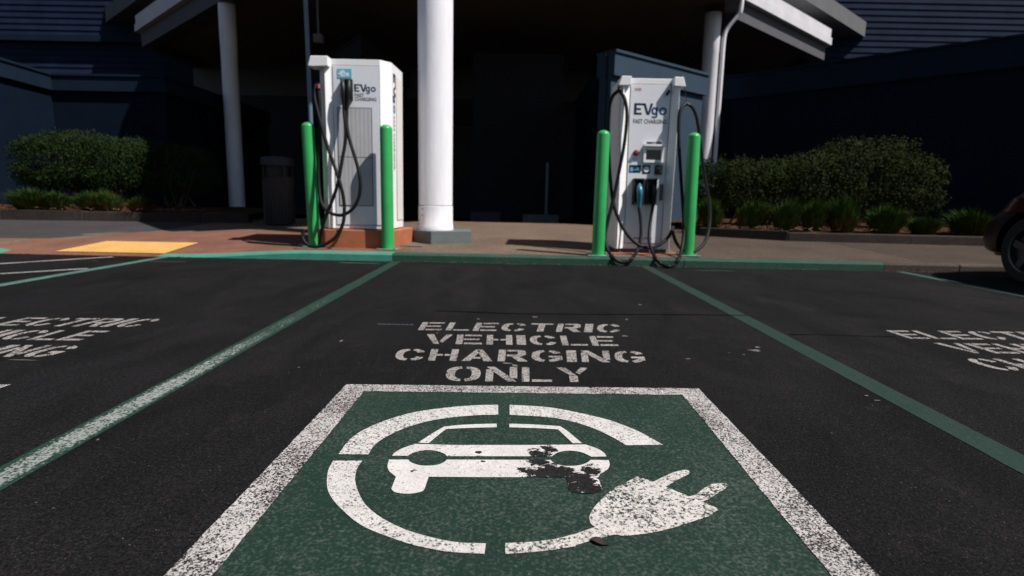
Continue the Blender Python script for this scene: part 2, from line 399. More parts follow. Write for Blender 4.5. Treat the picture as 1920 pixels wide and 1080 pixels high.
# kerb: painted stone along the front edge
def kerb(x0, x1, name, mat, n):
    mb = MB(); X = lin(x0, x1, n); vs = []; fs = []
    for x in X:
        wob = .003 * noise.noise(Vector((x * 2, 0, 3)))
        for (y, z) in ((KY + wob, -.05), (KY + wob, max(.003, SW(x, KY) - .012)), (KY + .015, SW(x, KY) + .005), (KY + .15, SW(x, KY + .15) + .005), (KY + .15, -.05)): vs.append((x, y, z))
    for i in range(n):
        for j in range(4): p = i * 5 + j; fs.append((p, p + 5, p + 6, p + 1))
    fs.append((0, 1, 2, 3, 4)); k = n * 5; fs.append((k + 4, k + 3, k + 2, k + 1, k))
    mb.add(vs, fs); return mb, name, mat
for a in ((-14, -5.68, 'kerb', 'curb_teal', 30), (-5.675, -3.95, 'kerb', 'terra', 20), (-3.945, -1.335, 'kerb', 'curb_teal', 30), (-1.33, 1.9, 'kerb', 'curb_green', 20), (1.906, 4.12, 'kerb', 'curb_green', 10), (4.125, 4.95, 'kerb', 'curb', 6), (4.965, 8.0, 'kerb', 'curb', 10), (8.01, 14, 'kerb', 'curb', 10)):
    mb, nm, mt = kerb(*a); struct(mb, nm, mt)

# tactile paving
mb = MB(); q = [(-5.17, KY + .12), (-3.93, KY + .12), (-3.93, 7.12), (-5.07, 7.10)]
N_ = 10
for i in range(N_):
    for j in range(8):
        def qp(u, v):
            a = Vector(q[0]).lerp(Vector(q[1]), u); b = Vector(q[3]).lerp(Vector(q[2]), u); p = a.lerp(b, v); return (p.x, p.y, SW(p.x, p.y) + .012)
        mb.add([qp(i / N_, j / 8), qp((i + 1) / N_, j / 8), qp((i + 1) / N_, (j + 1) / 8), qp(i / N_, (j + 1) / 8)], [(0, 1, 2, 3)])
for i in range(22):
    for j in range(13):
        x, y, z = qp((i + .5) / 22, (j + .5) / 13)
        R1, R2 = .0125, .006
        vs = [(x + R1 * math.cos(k * PI / 3), y + R1 * math.sin(k * PI / 3), z) for k in range(6)] + [(x + R2 * math.cos(k * PI / 3), y + R2 * math.sin(k * PI / 3), z + .005) for k in range(6)]
        mb.add(vs, [(k, (k + 1) % 6, (k + 1) % 6 + 6, k + 6) for k in range(6)] + [(6, 7, 8, 9, 10, 11)])
single(mb, 'tactile_paving', 'yellow', 'yellow domed tactile paving panel set in the terracotta kerb ramp', 'tactile paving')

# ================================================================ ROAD MARKINGS
Z1, Z2 = .0018, .0036
def line(p0, p1, wd, mat, label, z=Z1, n=24, cat='parking line', group='painted lines between the bays'):
    mb = MB(); a = Vector(p0); b = Vector(p1); d = (b - a).normalized(); nn = Vector((-d.y, d.x))
    L_ = []; R_ = []
    for i in range(n * 4 + 1):
        p = a.lerp(b, i / (n * 4)); e1 = .004 * noise.noise(Vector((p.x * 9, p.y * 9, 1))); e2 = .004 * noise.noise(Vector((p.x * 9, p.y * 9, 7)))
        L_.append(p + nn * (wd / 2 + e1)); R_.append(p - nn * (wd / 2 + e2))
    for i in range(len(L_) - 1):
        mb.add([(*R_[i], z), (*R_[i + 1], z), (*L_[i + 1], z), (*L_[i], z)], [(0, 1, 2, 3)])
    return single(mb, 'parking_line', mat, label, cat, group)
line((-1.225, -1), (-1.285, KY - .01), .105, 'line_white', 'dark green bay line scuffed with white, left of the near emblem')
line((1.41, -1), (1.475, KY - .01), .105, 'line_green', 'even dark green bay line to the right of the near emblem')
line((-3.74, 2), (-3.845, KY - .01), .105, 'line_teal', 'pale teal bay line meeting white hatch lines at far left')
line((4.17, 3), (4.29, KY - .01), .10, 'line_teal2', 'muted green bay line ending in the shadow of the parked car')
for (a, b), lb in ((((0, 495.5), (212, 482.5)), 'white access hatch line nearest the terracotta ramp at far left'), (((0, 514.5), (165, 504.5)), 'white access hatch line that runs into the pale teal bay line')):
    pa, pb = G(*a), G(*b); d = (Vector(pa) - Vector(pb)).normalized(); pa = Vector(pa) + d * 1.3
    line(tuple(pa), pb, .085, 'line_hatch', lb, z=.006, cat='hatch line', group='white hatch lines at far left')

# stencil letters (unit cells)
def ring(cx, cy, rx, ry, tx, ty, a0, a1, n=10):
    o = []; i_ = []
    for k in range(n + 1):
        a = rad(a0 + (a1 - a0) * k / n)
        o.append((cx + rx * math.copysign(abs(math.cos(a)) ** .8, math.cos(a)), cy + ry * math.copysign(abs(math.sin(a)) ** .8, math.sin(a))))
        i_.append((cx + (rx - tx) * math.copysign(abs(math.cos(a)) ** .8, math.cos(a)), cy + (ry - ty) * math.copysign(abs(math.sin(a)) ** .8, math.sin(a))))
    return o + i_[::-1]
def rc(x0, x1, y0, y1): return [(x0, y0), (x1, y0), (x1, y1), (x0, y1)]
sw = .25; bh = .16
GL = {
 'E': (1, [rc(0, sw, 0, 1), rc(sw + .06, .97, 1 - bh, 1), rc(sw, .88, .43, .57), rc(sw + .06, 1, 0, bh)]),
 'L': (1, [rc(0, sw, 0, 1), rc(sw + .08, 1, 0, bh * .9)]),
 'C': (1.05, [ring(.5, .5, .5, .5, .26, .15, 98, 262), ring(.5, .5, .5, .5, .26, .15, 82, 22, 6), ring(.5, .5, .5, .5, .26, .15, -82, -22, 6)]),
 'O': (1.15, [ring(.5, .5, .5, .5, .26, .15, 95, 265), ring(.5, .5, .5, .5, .26, .15, -85, 85)]),
 'G': (1.1, [ring(.5, .5, .5, .5, .26, .15, 98, 262), ring(.5, .5, .5, .5, .26, .15, 82, 24, 6), ring(.5, .5, .5, .5, .26, .15, -82, -40, 6), rc(.55, 1, .36, .5), rc(.76, 1, .16, .35)]),
 'T': (1, [rc(0, .34, 1 - bh, 1), rc(.66, 1, 1 - bh, 1), rc(.36, .64, 0, 1)]),
 'R': (1.05, [rc(0, sw, 0, 1), [(sw + .06, 1 - bh), (.66, 1 - bh), (.70, .72), (.66, .57), (sw + .06, .57), (sw + .06, .42), (.8, .42), (.95, .55), (.98, .74), (.92, .92), (.78, 1), (sw + .06, 1)], [(.46, .405), (.74, .405), (1.04, 0), (.72, 0)]]),
 'I': (.36, [rc(0, 1, 0, 1)]),
 'V': (1.05, [[(0, 1), (.28, 1), (.56, 0), (.36, 0)], [(.76, 1), (1, 1), (.66, .12), (.56, .28)]]),
 'H': (1, [rc(0, sw, 0, 1), rc(1 - sw, 1, 0, 1), rc(sw, .46, .42, .57), rc(.54, 1 - sw, .42, .57)]),
 'A': (1.12, [[(0, 0), (.25, 0), (.58, .93), (.42, 1)], [(.62, 1), (.45, 1), (.60, .93), (.76, 0), (1, 0)][::1], rc(.34, .62, .20, .34)]),
 'N': (1.05, [rc(0, .24, 0, .8), [(0, 1), (.27, 1), (.98, 0), (.70, 0)], rc(.76, 1, .2, 1)]),
 'Y': (1.1, [[(0, 1), (.27, 1), (.60, .44), (.40, .44)], [(.76, 1), (1, 1), (.72, .52), (.60, .64)], rc(.38, .64, 0, .42)]),
}
GL['A'] = (1.12, [[(0, 0), (.26, 0), (.56, .86), (.40, 1)], [(.44, 1), (.64, 1), (1, 0), (.72, 0)], rc(.36, .60, .20, .34)])
c32 = lambda x, y: G(680 + x / 3.2, 560 + y / 3.2)
WORDS = [('ELECTRIC', (362, 143), (1550, 155), (1546, 205), (330, 190)),
         ('VEHICLE', (385, 215), (1506, 228), (1535, 286), (366, 272)),
         ('CHARGING', (212, 302), (1680, 317), (1700, 386), (183, 372)),
         ('ONLY', (510, 408), (1352, 417), (1366, 503), (492, 497))]
def word(t, w_, qd, dx=0, dy=0, kx=1.0):
    tl, tr, br, bl = [Vector(p) for p in qd]; gap = .17
    tot = sum(GL[c][0] for c in w_) + gap * (len(w_) - 1); u = 0
    for ch in w_:
        wd, polys = GL[ch]; mb = MB()
        for k, poly in enumerate(polys):
            pts = []
            jx = random.uniform(-.01, .01)
            for (a, b) in poly:
                U = 1 - (1 - (u + (a + jx) * wd) / tot) * kx
                lo = bl.lerp(br, U); hi = tl.lerp(tr, U); p = lo.lerp(hi, b); pts.append((p.x + dx, p.y + dy))
            mb.sheet(pts, Z1)
        mb.build('letter', 'letters', t)
        u += wd + gap
def lettering(dx, dy, label, only=True, kx=1.0):
    t = thing('painted_lettering', label, 'road lettering', (dx, 2.7 + dy, 0), 'stencilled charging notices')
    for w_, *q4 in (WORDS if only else WORDS[:3]):
        word(t, w_, [c32(*p) for p in q4], dx, dy, kx)
lettering(0, 0, 'white stencilled words ELECTRIC VEHICLE CHARGING ONLY above the near emblem')
lettering(-2.575, -.10, 'left bay charging words cut off by the left edge, LECTRIC visible', True, .90)
lettering(2.655, .03, 'right bay charging words cut off by the right edge, starting ELECT', True)

c6 = lambda x, y: G(560 + x / 2.1818, 720 + y / 2.1818)
c4 = lambda x, y: G(700 + x / 4, 780 + y / 4)
cP = lambda x, y: G(1080 + x / 6, 860 + y / 6)
cL = lambda x, y: G(600 + x / 6, 860 + y / 6)
def emblem(dx, dy, label, simple=False):
    t = thing('charging_emblem', label, 'road emblem', (.05 + dx, 1.4 + dy, 0), 'painted charging emblems')
    def sh(pl, z): return [(x + dx, y + dy) for x, y in pl], z
    TL, TR = (-.614, 2.057), (.720, 2.090); bl, brr = (-.640, .30), (.708, .30)
    iTL, iTR = (-.529, 1.984), (.636, 2.013); ib, ibr = (-.552, .30), (.612, .30)
    MB().sheet(*sh([ib, ibr, iTR, iTL], Z1)).build('green_field', 'greenfield', t)
    mb = MB()
    def wob(a, b, n=40):
        a = Vector(a); b = Vector(b); d = (b - a).normalized(); nn = Vector((-d.y, d.x)); r = []
        for i in range(n): p = a.lerp(b, i / n); r.append(tuple(p + nn * (.003 * noise.noise(Vector((p.x * 30, p.y * 30, 2)))) if i else p))
        return r
    o_ = wob(bl, TL, 60) + wob(TL, TR, 50) + wob(TR, brr, 60) + [brr]; i_ = wob(ib, iTL, 60) + wob(iTL, iTR, 50) + wob(iTR, ibr, 60) + [ibr]
    n = len(o_)
    mb.add([(x + dx, y + dy, Z2) for x, y in o_] + [(x + dx, y + dy, Z2) for x, y in i_], [(k + 1, k, k + n, k + n + 1) for k in range(n - 1)])
    mb.v = mb.v; mb.f = [f[::-1] if (Vector(mb.v[f[1]]) - Vector(mb.v[f[0]])).cross(Vector(mb.v[f[2]]) - Vector(mb.v[f[1]])).z < 0 else f for f in mb.f]
    mb.build('border', 'border', t)
    if simple: return t
    def sm(f, pts, per=5): return [(p.x, p.y) for p in smooth_path([f(*p) for p in pts], per)]
    MB().sheet(*sh(sm(c6, [(163, 292), (205, 236), (260, 195), (350, 155), (470, 120), (600, 101), (720, 91), (816, 89)]) + sm(c6, [(816, 130), (740, 131), (640, 139), (540, 154), (450, 179), (370, 214), (315, 250), (284, 293)]), Z2)).build('ring_segment', 'emblem', t)
    MB().sheet(*sh(sm(c6, [(863, 130), (1000, 138), (1100, 153), (1200, 183), (1280, 220), (1340, 255)]) + sm(c6, [(1490, 253), (1400, 203), (1330, 173), (1250, 146), (1100, 112), (1000, 97), (863, 89)]), Z2)).build('ring_segment', 'emblem', t)
    MB().sheet(*sh(sm(cL, [(148, 36), (95, 140), (78, 260), (90, 370), (150, 480), (260, 600), (420, 735), (600, 830), (820, 912), (1040, 985), (1300, 1040), (1500, 1068), (1850, 1088)]) + sm(cL, [(1866, 970), (1600, 962), (1400, 935), (1150, 875), (950, 810), (760, 720), (620, 630), (510, 530), (450, 430), (410, 330), (395, 230), (420, 120), (476, 36)]), Z2)).build('ring_segment', 'emblem', t)
    g = t
    mb = MB()
    mb.sheet(*sh(sm(c4, [(335, 208), (440, 140), (530, 88)], 3) + sm(c4, [(530, 88), (650, 75), (800, 68), (925, 65)], 3)[1:] + sm(c4, [(925, 92), (800, 95), (650, 100), (545, 106)], 3) + [c4(500, 140), c4(415, 212)], Z2))
    mb.sheet(*sh([c4(*p) for p in [(1020, 92), (1250, 100), (1385, 108), (1440, 160), (1495, 212), (1565, 212), (1450, 115), (1400, 84), (1200, 71), (1020, 65)]], Z2))
    mb.sheet(*sh(sm(c4, [(140, 307), (165, 280), (220, 250), (310, 218)], 3) + [c4(600, 226), c4(1190, 226)] + sm(c4, [(1590, 222), (1680, 253), (1730, 285), (1748, 312)], 3) + [c4(1635, 314)] + sm(c4, [(1612, 302), (1560, 280), (1475, 268), (1390, 280), (1338, 311)], 3) + sm(c4, [(552, 310), (530, 290), (470, 270), (405, 264), (330, 275), (285, 290), (258, 307)], 3), Z2))
    mb.sheet(*sh([c4(118, 336)] + sm(c4, [(262, 336), (280, 355), (340, 377), (405, 382), (480, 375), (530, 355), (550, 336)], 3) + sm(c4, [(1330, 338), (1350, 358), (1400, 377), (1475, 384), (1550, 377), (1600, 360), (1630, 338)], 3) + sm(c4, [(1765, 340), (1772, 375), (1755, 410), (1700, 445)], 3) + [c4(1685, 470)] + sm(c4, [(1718, 560), (1695, 580), (1600, 592), (1500, 582), (1465, 560)], 3) + [c4(1448, 468), c4(800, 468), c4(415, 465)] + sm(c4, [(385, 555), (365, 575), (300, 590), (230, 592), (160, 580), (135, 555)], 3) + [c4(170, 465)] + sm(c4, [(120, 425), (106, 385), (118, 336)], 3)[:-1], Z2))
    mb.build('car_symbol', 'carpaint_mark', t)
    cab = sm(c6, [(845, 657), (950, 652), (1050, 640), (1134, 618)], 3) + sm(cP, [(215, 785), (165, 745), (150, 690), (155, 650), (190, 580), (250, 510), (350, 410), (450, 335), (560, 280), (690, 215)], 2) \
        + [cP(*p) for p in [(870, 272), (1050, 185), (1160, 148), (1220, 138), (1265, 145), (1280, 165), (1265, 190), (1180, 230), (1010, 330), (1270, 440), (1350, 420), (1440, 345), (1530, 300), (1620, 288), (1680, 290), (1705, 320), (1680, 350), (1480, 475), (1420, 495), (1500, 540), (1530, 545), (1608, 582), (1500, 660)]] \
        + sm(cP, [(1350, 710), (1100, 790), (900, 840), (700, 870), (530, 885), (430, 870), (300, 905), (180, 935), (0, 990)], 2) + sm(c6, [(1130, 670), (1050, 683), (950, 694), (845, 702)], 3)
    MB().sheet(*sh(cab, Z2)).build('plug_symbol', 'plugpaint', t)
    return t
emblem(0, 0, 'green square with white ring, car and plug symbols filling the nearest bay')
emblem(-2.53, -.11, 'white border corner of another charging emblem, cut by the left edge', True)

# small marks and seams
mb = MB()
for pts, wd in (([(815, 583), (860, 584.5), (900, 586), (960, 588.5), (1040, 589), (1100, 590), (1200, 590), (1290, 590.5), (1400, 592)], .016), ([(1480, 628), (1530, 628), (1600, 630), (1680, 632)], .010)):
    P = smooth_path([G(*p) for p in pts], 6)
    for i in range(len(P) - 1):
        h = wd * (.35 + .65 * abs(noise.noise(P[i] * 6))) ; h2 = wd * (.35 + .65 * abs(noise.noise(P[i + 1] * 6)))
        mb.add([(P[i].x, P[i].y - h, .003), (P[i + 1].x, P[i + 1].y - h2, .003), (P[i + 1].x, P[i + 1].y + h2, .003), (P[i].x, P[i].y + h, .003)], [(0, 1, 2, 3)])
struct(mb, 'asphalt_seam', 'tar')
def blot(mb, px, py, rx, ry, z=.003, n=9):
    x, y = G(px, py)
    k = len(mb.v); pts = []
    for i in range(n):
        a = 2 * PI * i / n; r = random.uniform(.45, 1.1); pts.append((x + rx * r * math.cos(a), y + ry * r * math.sin(a)))
    mb.sheet(pts, z)
mb = MB()
for px, py, rx, ry in ((1003, 595, .025, .02), (1170, 631, .02, .02), (1200, 572, .02, .02), (655, 493, .16, .02), (690, 494, .18, .015), (315, 491, .2, .012), (1350, 508, .3, .012), (1415, 658, .035, .02), (1420, 652, .02, .02), (950, 682, .03, .01), (965, 686, .02, .02), (897, 599, .012, .015), (1175, 600, .012, .02), (1290, 674, .02, .01), (1395, 666, .008, .01), (820, 625, .01, .01), (640, 640, .01, .02), (35, 676, .08, .006), (180, 490, .05, .01), (1645, 752, .012, .006), (1625, 743, .01, .01), (960, 496, .2, .01), (560, 690, .006, .006)):
    blot(mb, px, py, rx, ry)
for i in range(130):
    px = random.uniform(0, 1920); py = 505 + 560 * random.random() ** 1.3
    r = random.uniform(.001, .0024); blot(mb, px, py, r, r, .010 if 600 < px < 1400 and py > 730 else .003, 5)
tag(mb.build('paint_chips', 'chip'), 'tiny pale chips and grit scattered over the dark asphalt', 'grit', kind='stuff')
mb = MB(); a = G(708, 608.5); b = G(778, 609)
for i in range(8):
    u0, u1 = i / 8, (i + .8) / 8
    mb.add([(a[0] + (b[0] - a[0]) * u0, a[1] - .008, .003), (a[0] + (b[0] - a[0]) * u1, a[1] - .008, .003), (a[0] + (b[0] - a[0]) * u1, a[1] + .008, .003), (a[0] + (b[0] - a[0]) * u0, a[1] + .008, .003)], [(0, 1, 2, 3)])
single(mb, 'chalk_mark', 'chipblue', 'short faded bluish line just left of the word ELECTRIC in the near bay', 'chalk mark')
# dead leaf lying on the emblem
mb = MB(); lx, ly = G(1124, 1022); vs = []; fs = []
for i in range(9):
    t_ = i / 8; wd = .010 * math.sin(PI * min(1, t_ * 1.02 + .01)) + .0008
    for s_ in (-1, 0, 1): vs.append((lx - .018 + .036 * t_ + s_ * .002, ly + .012 - .018 * t_ + s_ * wd, .0055 + .0022 * abs(s_) + .0015 * math.sin(5 * t_)))
for i in range(8):
    for j in range(2): p = i * 3 + j; fs.append((p, p + 3, p + 4, p + 1))
mb.add(vs, fs); single(mb, 'dead_leaf', 'deadleaf', 'small curled brown leaf lying under the plug cable of the near emblem', 'leaf')
# leaf litter along the kerb foot
mb = MB()
for i in range(420):
    x = random.uniform(-1.4, 6.5) if random.random() < .8 else random.uniform(-6, -1.4); y = KY - abs(random.gauss(0, .025)) - .01; s_ = random.uniform(.006, .018); a = random.uniform(0, 6.28); h = random.uniform(.003, .012)
    mb.add([(x + s_ * math.cos(a + k * 1.57) * (1 if k % 2 else .5), y + s_ * math.sin(a + k * 1.57) * (1 if k % 2 else .5), .004 + h * (k % 2)) for k in range(4)], [(0, 1, 2, 3)])
for i in range(250):
    x = random.uniform(-10, 8); y = random.uniform(6.5, 9.3); s_ = random.uniform(.005, .014); a = random.uniform(0, 6.28)
    mb.add([(x + s_ * math.cos(a + k * 1.57) * (1 if k % 2 else .5), y + s_ * math.sin(a + k * 1.57) * (1 if k % 2 else .5), SW(x, y) + .008 + .005 * (k % 2)) for k in range(4)], [(0, 1, 2, 3)])
tag(mb.build('leaf_litter', 'litter'), 'dry brown leaf bits gathered along the foot of the kerb', 'leaf litter', kind='stuff')

# ================================================================ BOLLARDS
def bollard(px_t, py_t, px_b, py_b, label, r=.071, first=[None]):
    d = ray(px_b, py_b); z0, k, y0 = .092, .035, 6.4
    t = (z0 - k * y0 - H) / (d.z - k * d.y); bx, by = d.x * t, d.y * t + .05; bz = SW(bx, by)
    top = at(px_t, py_t, by).z; tx = at(px_t, py_t, by).x
    if first[0] is None:
        th = thing('bollard', label, 'bollard', (bx, by, bz), 'green bollards in front of the chargers')
        hgt = top - bz; th['hgt'] = hgt
        prof = [(r, bz + .012)] + [(r, bz + hgt - r * .75)] + [(r * math.cos(a), bz + hgt - r * .75 + r * .75 * math.sin(a)) for a in [PI / 2 * i / 8 for i in range(1, 8)]] + [(.004, bz + hgt)]
        MB().lathe(bx, by, prof, 36).build('post', 'bollard', th)
        b = MB(); b.box(bx - .12, bx + .12, by - .11, by + .11, bz + .004, bz + .014)
        bp = b.build('base_plate', 'plate', th, bevel=.003)
        WLOC[bp.name] = Vector((bx, by, bz))
        for sx in (-1, 1):
            for sy in (-1, 1): MB().lathe(bx + sx * .095, by + sy * .088, [(.012, bz + .014), (.012, bz + .024), (.006, bz + .026)], 6).build('bolt', 'metal', bp)
        first[0] = th
    else:
        src = first[0]; th = src.copy(); C.objects.link(th); th.location = (bx, by, bz); th['label'] = label
        for ch in src.children:
            c = ch.copy(); C.objects.link(c); c.parent = th
            for g in ch.children: e = g.copy(); C.objects.link(e); e.parent = c
    th.rotation_euler = (0, math.atan2(tx - bx, top - bz), 0)
    th.scale.z = (top - bz) / first[0]['hgt'] if first[0] is not th else 1
    return th
BL = [bollard(576.5, 229, 588, 463, 'leftmost green bollard, charging cable lying round its foot'),
      bollard(723.5, 233.5, 725.5, 468, 'green bollard in front of the right corner of the left charger'),
      bollard(1132, 244, 1122, 480, 'green bollard at the left side of the right charger'),
      bollard(1302, 248.5, 1291, 480, 'rightmost green bollard, framed by a hanging cable loop')]

# ================================================================ CHARGERS
X, Yv, Zv = Vector((1, 0, 0)), Vector((0, 1, 0)), Vector((0, 0, 1))
def px_text(mb, txt, x0, y0, x1, y1, Y, bold=0):
    a = at(x0, y1, Y); b = at(x1, y0, Y); return text_mesh(mb, txt, a, X, Zv, b.x - a.x, b.z - a.z, bold)
def px_box(x0, y0, x1, y1, Y, d, mb=None):
    """box whose front face (at depth Y) covers the given extent; runs d deep"""
    a = at(x0, y1, Y); b = at(x1, y0, Y); return (mb or MB()).box(a.x, b.x, Y, Y + d, a.z, b.z)
def cable(mb, pts, r=.0195):
    out = []; eye = Vector((0, 0, H))
    for p in smooth_path(pts, 9):
        for _ in range(60):   # a cable lies on the kerb or the road, never in it
            g_ = (SW(p.x, p.y) if p.y > KY - .02 else 0) + r
            if p.z >= g_: break
            p = eye + (p - eye) * .996
        out.append(p)
    for _ in range(3): out = [out[0]] + [(out[i - 1] + out[i] * 2 + out[i + 1]) / 4 for i in range(1, len(out) - 1)] + [out[-1]]
    return mb.tube(out, r, 10)

# ---- right charger
c27 = lambda x, y, Y: at(1080 + x / 2.7, 120 + y / 2.7, Y)
z0, z1 = .125, 2.125; YF = 6.90
t2 = thing('charging_station', 'charger seen front on with screen, red button and blue connector', 'ev charger', (1.56, 7.2, z0), 'fast chargers')
plan = [(1.325, YF), (1.810, YF), (1.885, 6.815), (1.905, 6.86), (1.905, 7.5), (1.215, 7.5), (1.215, 6.86), (1.235, 6.815)]
# polygon (ccw): left wing tip -> panel -> right wing tip -> back
plan = [(1.235, 6.815), (1.325, YF), (1.810, YF), (1.885, 6.815), (1.905, 6.88), (1.905, 7.5), (1.215, 7.5), (1.215, 6.88)]
body2 = MB().prism(plan, z0 + .02, z1, .955, 1.50).build('housing', 'white', t2, bevel=.006)
MB().prism([(x, y) for x, y in ((1.25, 6.9), (1.86, 6.9), (1.86, 7.45), (1.25, 7.45))], z0 - .03, z0 + .02).build('plinth_foot', 'seam', t2)
for sx, x_in, x_out in ((-1, 1.322, 1.178), (1, 1.813, 1.948)):
    m_ = MB(); zt = z1 + .004
    pr = [(x_in, zt), (x_out - sx * .03, zt), (x_out, zt - .105), (x_out - sx * .055, zt - .105), (x_in, zt - .10)]
    if sx < 0: pr = pr[::-1]
    ys = (6.805, 7.06); k = len(pr)
    m_.add([(x, y, z) for y in ys for x, z in pr], [tuple(range(k))[::1], tuple(range(k, 2 * k))[::-1]] + [(i, i + k, (i + 1) % k + k, (i + 1) % k) for i in range(k)])
    o = m_.build('cable_arm', 'white', t2, bevel=.006)
    b2 = bmesh.new(); b2.from_mesh(o.data); bmesh.ops.recalc_face_normals(b2, faces=b2.faces); b2.to_mesh(o.data); b2.free()
PF = 6.893
fp = MB(); fp.add([(1.350, PF, z0 + .09), (1.785, PF, z0 + .09), (1.802, PF, z1 - .07), (1.333, PF, z1 - .07), (1.350, YF + .01, z0 + .09), (1.785, YF + .01, z0 + .09), (1.802, YF + .01, z1 - .07), (1.333, YF + .01, z1 - .07)],
    [(0, 1, 2, 3), (1, 5, 6, 2), (3, 2, 6, 7), (0, 3, 7, 4), (1, 0, 4, 5)])
fp = fp.build('front_panel', 'panel', t2, bevel=.003)
MB().add([(1.343, 6.897, z0 + .083), (1.792, 6.897, z0 + .083), (1.809, 6.897, z1 - .063), (1.326, 6.897, z1 - .063)], [(0, 1, 2, 3)]).build('panel_seam', 'seam', t2)
a = at(1188, 221, PF); b = at(1251.5, 194.5, PF)
for wh, mt in (('EV', 'navy'), ('go', 'blue')): poly_logo(MB(), wh, a, X, Zv, b.x - a.x, b.z - a.z).build('logo_lettering', mt, t2)
lt = MB(); px_text(lt, 'FAST CHARGING', 1187, 224.3, 1250.5, 231.3, PF, .012); lt.build('slogan_lettering', 'greytxt', t2)
lt = MB(); px_text(lt, 'ABB', 1189, 164.5, 1203, 170, PF, .02); lt.build('maker_lettering', 'pinktxt', t2)
lt = MB(); px_text(lt, 'evgo.com', 1188, 445, 1221.5, 450, PF, .01); lt.build('web_lettering', 'navy', t2)
m_ = MB(); a = at(1250, 178, PF - .012); b = at(1255, 169.5, PF - .012); m_.tube([a, b], .016, 10); m_.build('door_lock', 'black', t2)
# screen with frame
m_ = MB(); a = at(1206.5, 304.5, 6.86); b = at(1246, 271.5, 6.86); s0 = at(1211, 299.5, 6.86); s1 = at(1240.5, 281, 6.86)
m_.box(a.x, b.x, 6.86, PF + .002, a.z, s0.z); m_.box(a.x, b.x, 6.86, PF + .002, s1.z, b.z); m_.box(a.x, s0.x, 6.861, PF + .002, s0.z, s1.z); m_.box(s1.x, b.x, 6.861, PF + .002, s0.z, s1.z)
m_.box(a.x, b.x, 6.835, 6.8605, b.z - .02, b.z + .004)
fr = m_.build('screen_frame', 'white', t2); WLOC[fr.name] = WLOC[t2.name]
MB().box(s0.x, s1.x, 6.884, 6.8925, s0.z, s1.z).build('screen', 'screen', fr)
px_box(1212.5, 266.5, 1241, 271, PF - .003, .006).build('label_strip', 'signnavy', t2)
lt = MB(); px_text(lt, 'START', 1222, 267.8, 1232, 270, PF - .003); lt.build('strip_lettering', 'signwhite', t2)
c_ = at(1192.4, 286.8, PF); m_ = MB(); m_.tube([c_, c_ + Vector((0, -.012, 0))], .034, 20); em = m_.build('button_collar', 'black', t2); WLOC[em.name] = WLOC[t2.name]
m_ = MB(); m_.tube([c_ + Vector((0, -.0125, 0)), c_ + Vector((0, -.03, 0)), c_ + Vector((0, -.034, 0))], [.026, .026, .018], 20); m_.build('stop_button', 'red', em)
lt = MB(); px_text(lt, 'AC+', 1185.5, 295.5, 1196, 300, PF, .01); lt.build('small_lettering', 'cyan', t2)
s = px_box(1179.5, 309.5, 1201.7, 323, PF - .003, .006).build('instruction_sticker', 'signnavy', t2); WLOC[s.name] = WLOC[t2.name]
m_ = MB(); px_box(1181.5, 314, 1187, 321, PF - .005, .002, m_); c_ = at(1196.5, 316.8, PF - .0035); m_.tube([c_, c_ + Vector((0, -.002, 0))], .019, 14); px_box(1187.5, 317.5, 1193, 319, PF - .005, .002, m_); m_.build('printed_icon', 'signblue', s)
s = px_box(1204.3, 309.5, 1219.5, 325.5, PF - .003, .006).build('instruction_sticker', 'signnavy', t2); WLOC[s.name] = WLOC[t2.name]
m_ = MB(); c_ = at(1211.8, 317.6, PF - .0035); m_.tube([c_, c_ + Vector((0, -.002, 0))], .033, 18); i_ = m_.build('printed_icon', 'signwhite', s); WLOC[i_.name] = WLOC[t2.name]
m_ = MB(); m_.add([v + Vector((c_.x, c_.y - .003, c_.z)) for v in (Vector((-.018, 0, .008)), Vector((.012, 0, -.012)), Vector((.016, 0, -.004)), Vector((-.012, 0, .014)))], [(0, 1, 2, 3)]); m_.v = m_.v; k_ = m_.build('printed_arrow', 'signblue', s)
cr_ = px_box(1228, 309.5, 1243, 327, 6.862, .035).build('card_reader', 'black', t2, bevel=.004); WLOC[cr_.name] = WLOC[t2.name]
m_ = MB(); px_box(1231, 312.5, 1240, 318, 6.861, .002, m_); m_.build('reader_display', 'screen', cr_)
c_ = at(1239.5, 321.5, 6.8615); MB().tube([c_, c_ + Vector((0, -.003, 0))], .005, 8).build('status_lamp', 'bollard', cr_)
for (xa, xb) in ((1187, 1208.3), (1210.5, 1233)):
    m_ = MB(); a = at(xa, 383, 6.80); b = at(xb, 334.5, 6.80)
    m_.box(a.x, b.x, 6.79, PF, b.z - .02, b.z); m_.box(a.x, a.x + .015, 6.80, PF, a.z, b.z - .02); m_.box(b.x - .015, b.x, 6.80, PF, a.z, b.z - .02); m_.box(a.x + .015, b.x - .015, 6.865, PF, a.z, b.z - .02); m_.box(a.x + .015, b.x - .015, 6.81, 6.865, a.z, a.z + .02)
    h_ = m_.build('connector_holster', 'black', t2, bevel=.003)
px_box(1237, 345, 1244.3, 375.7, 6.872, .025).build('side_handle', 'black', t2, bevel=.004)
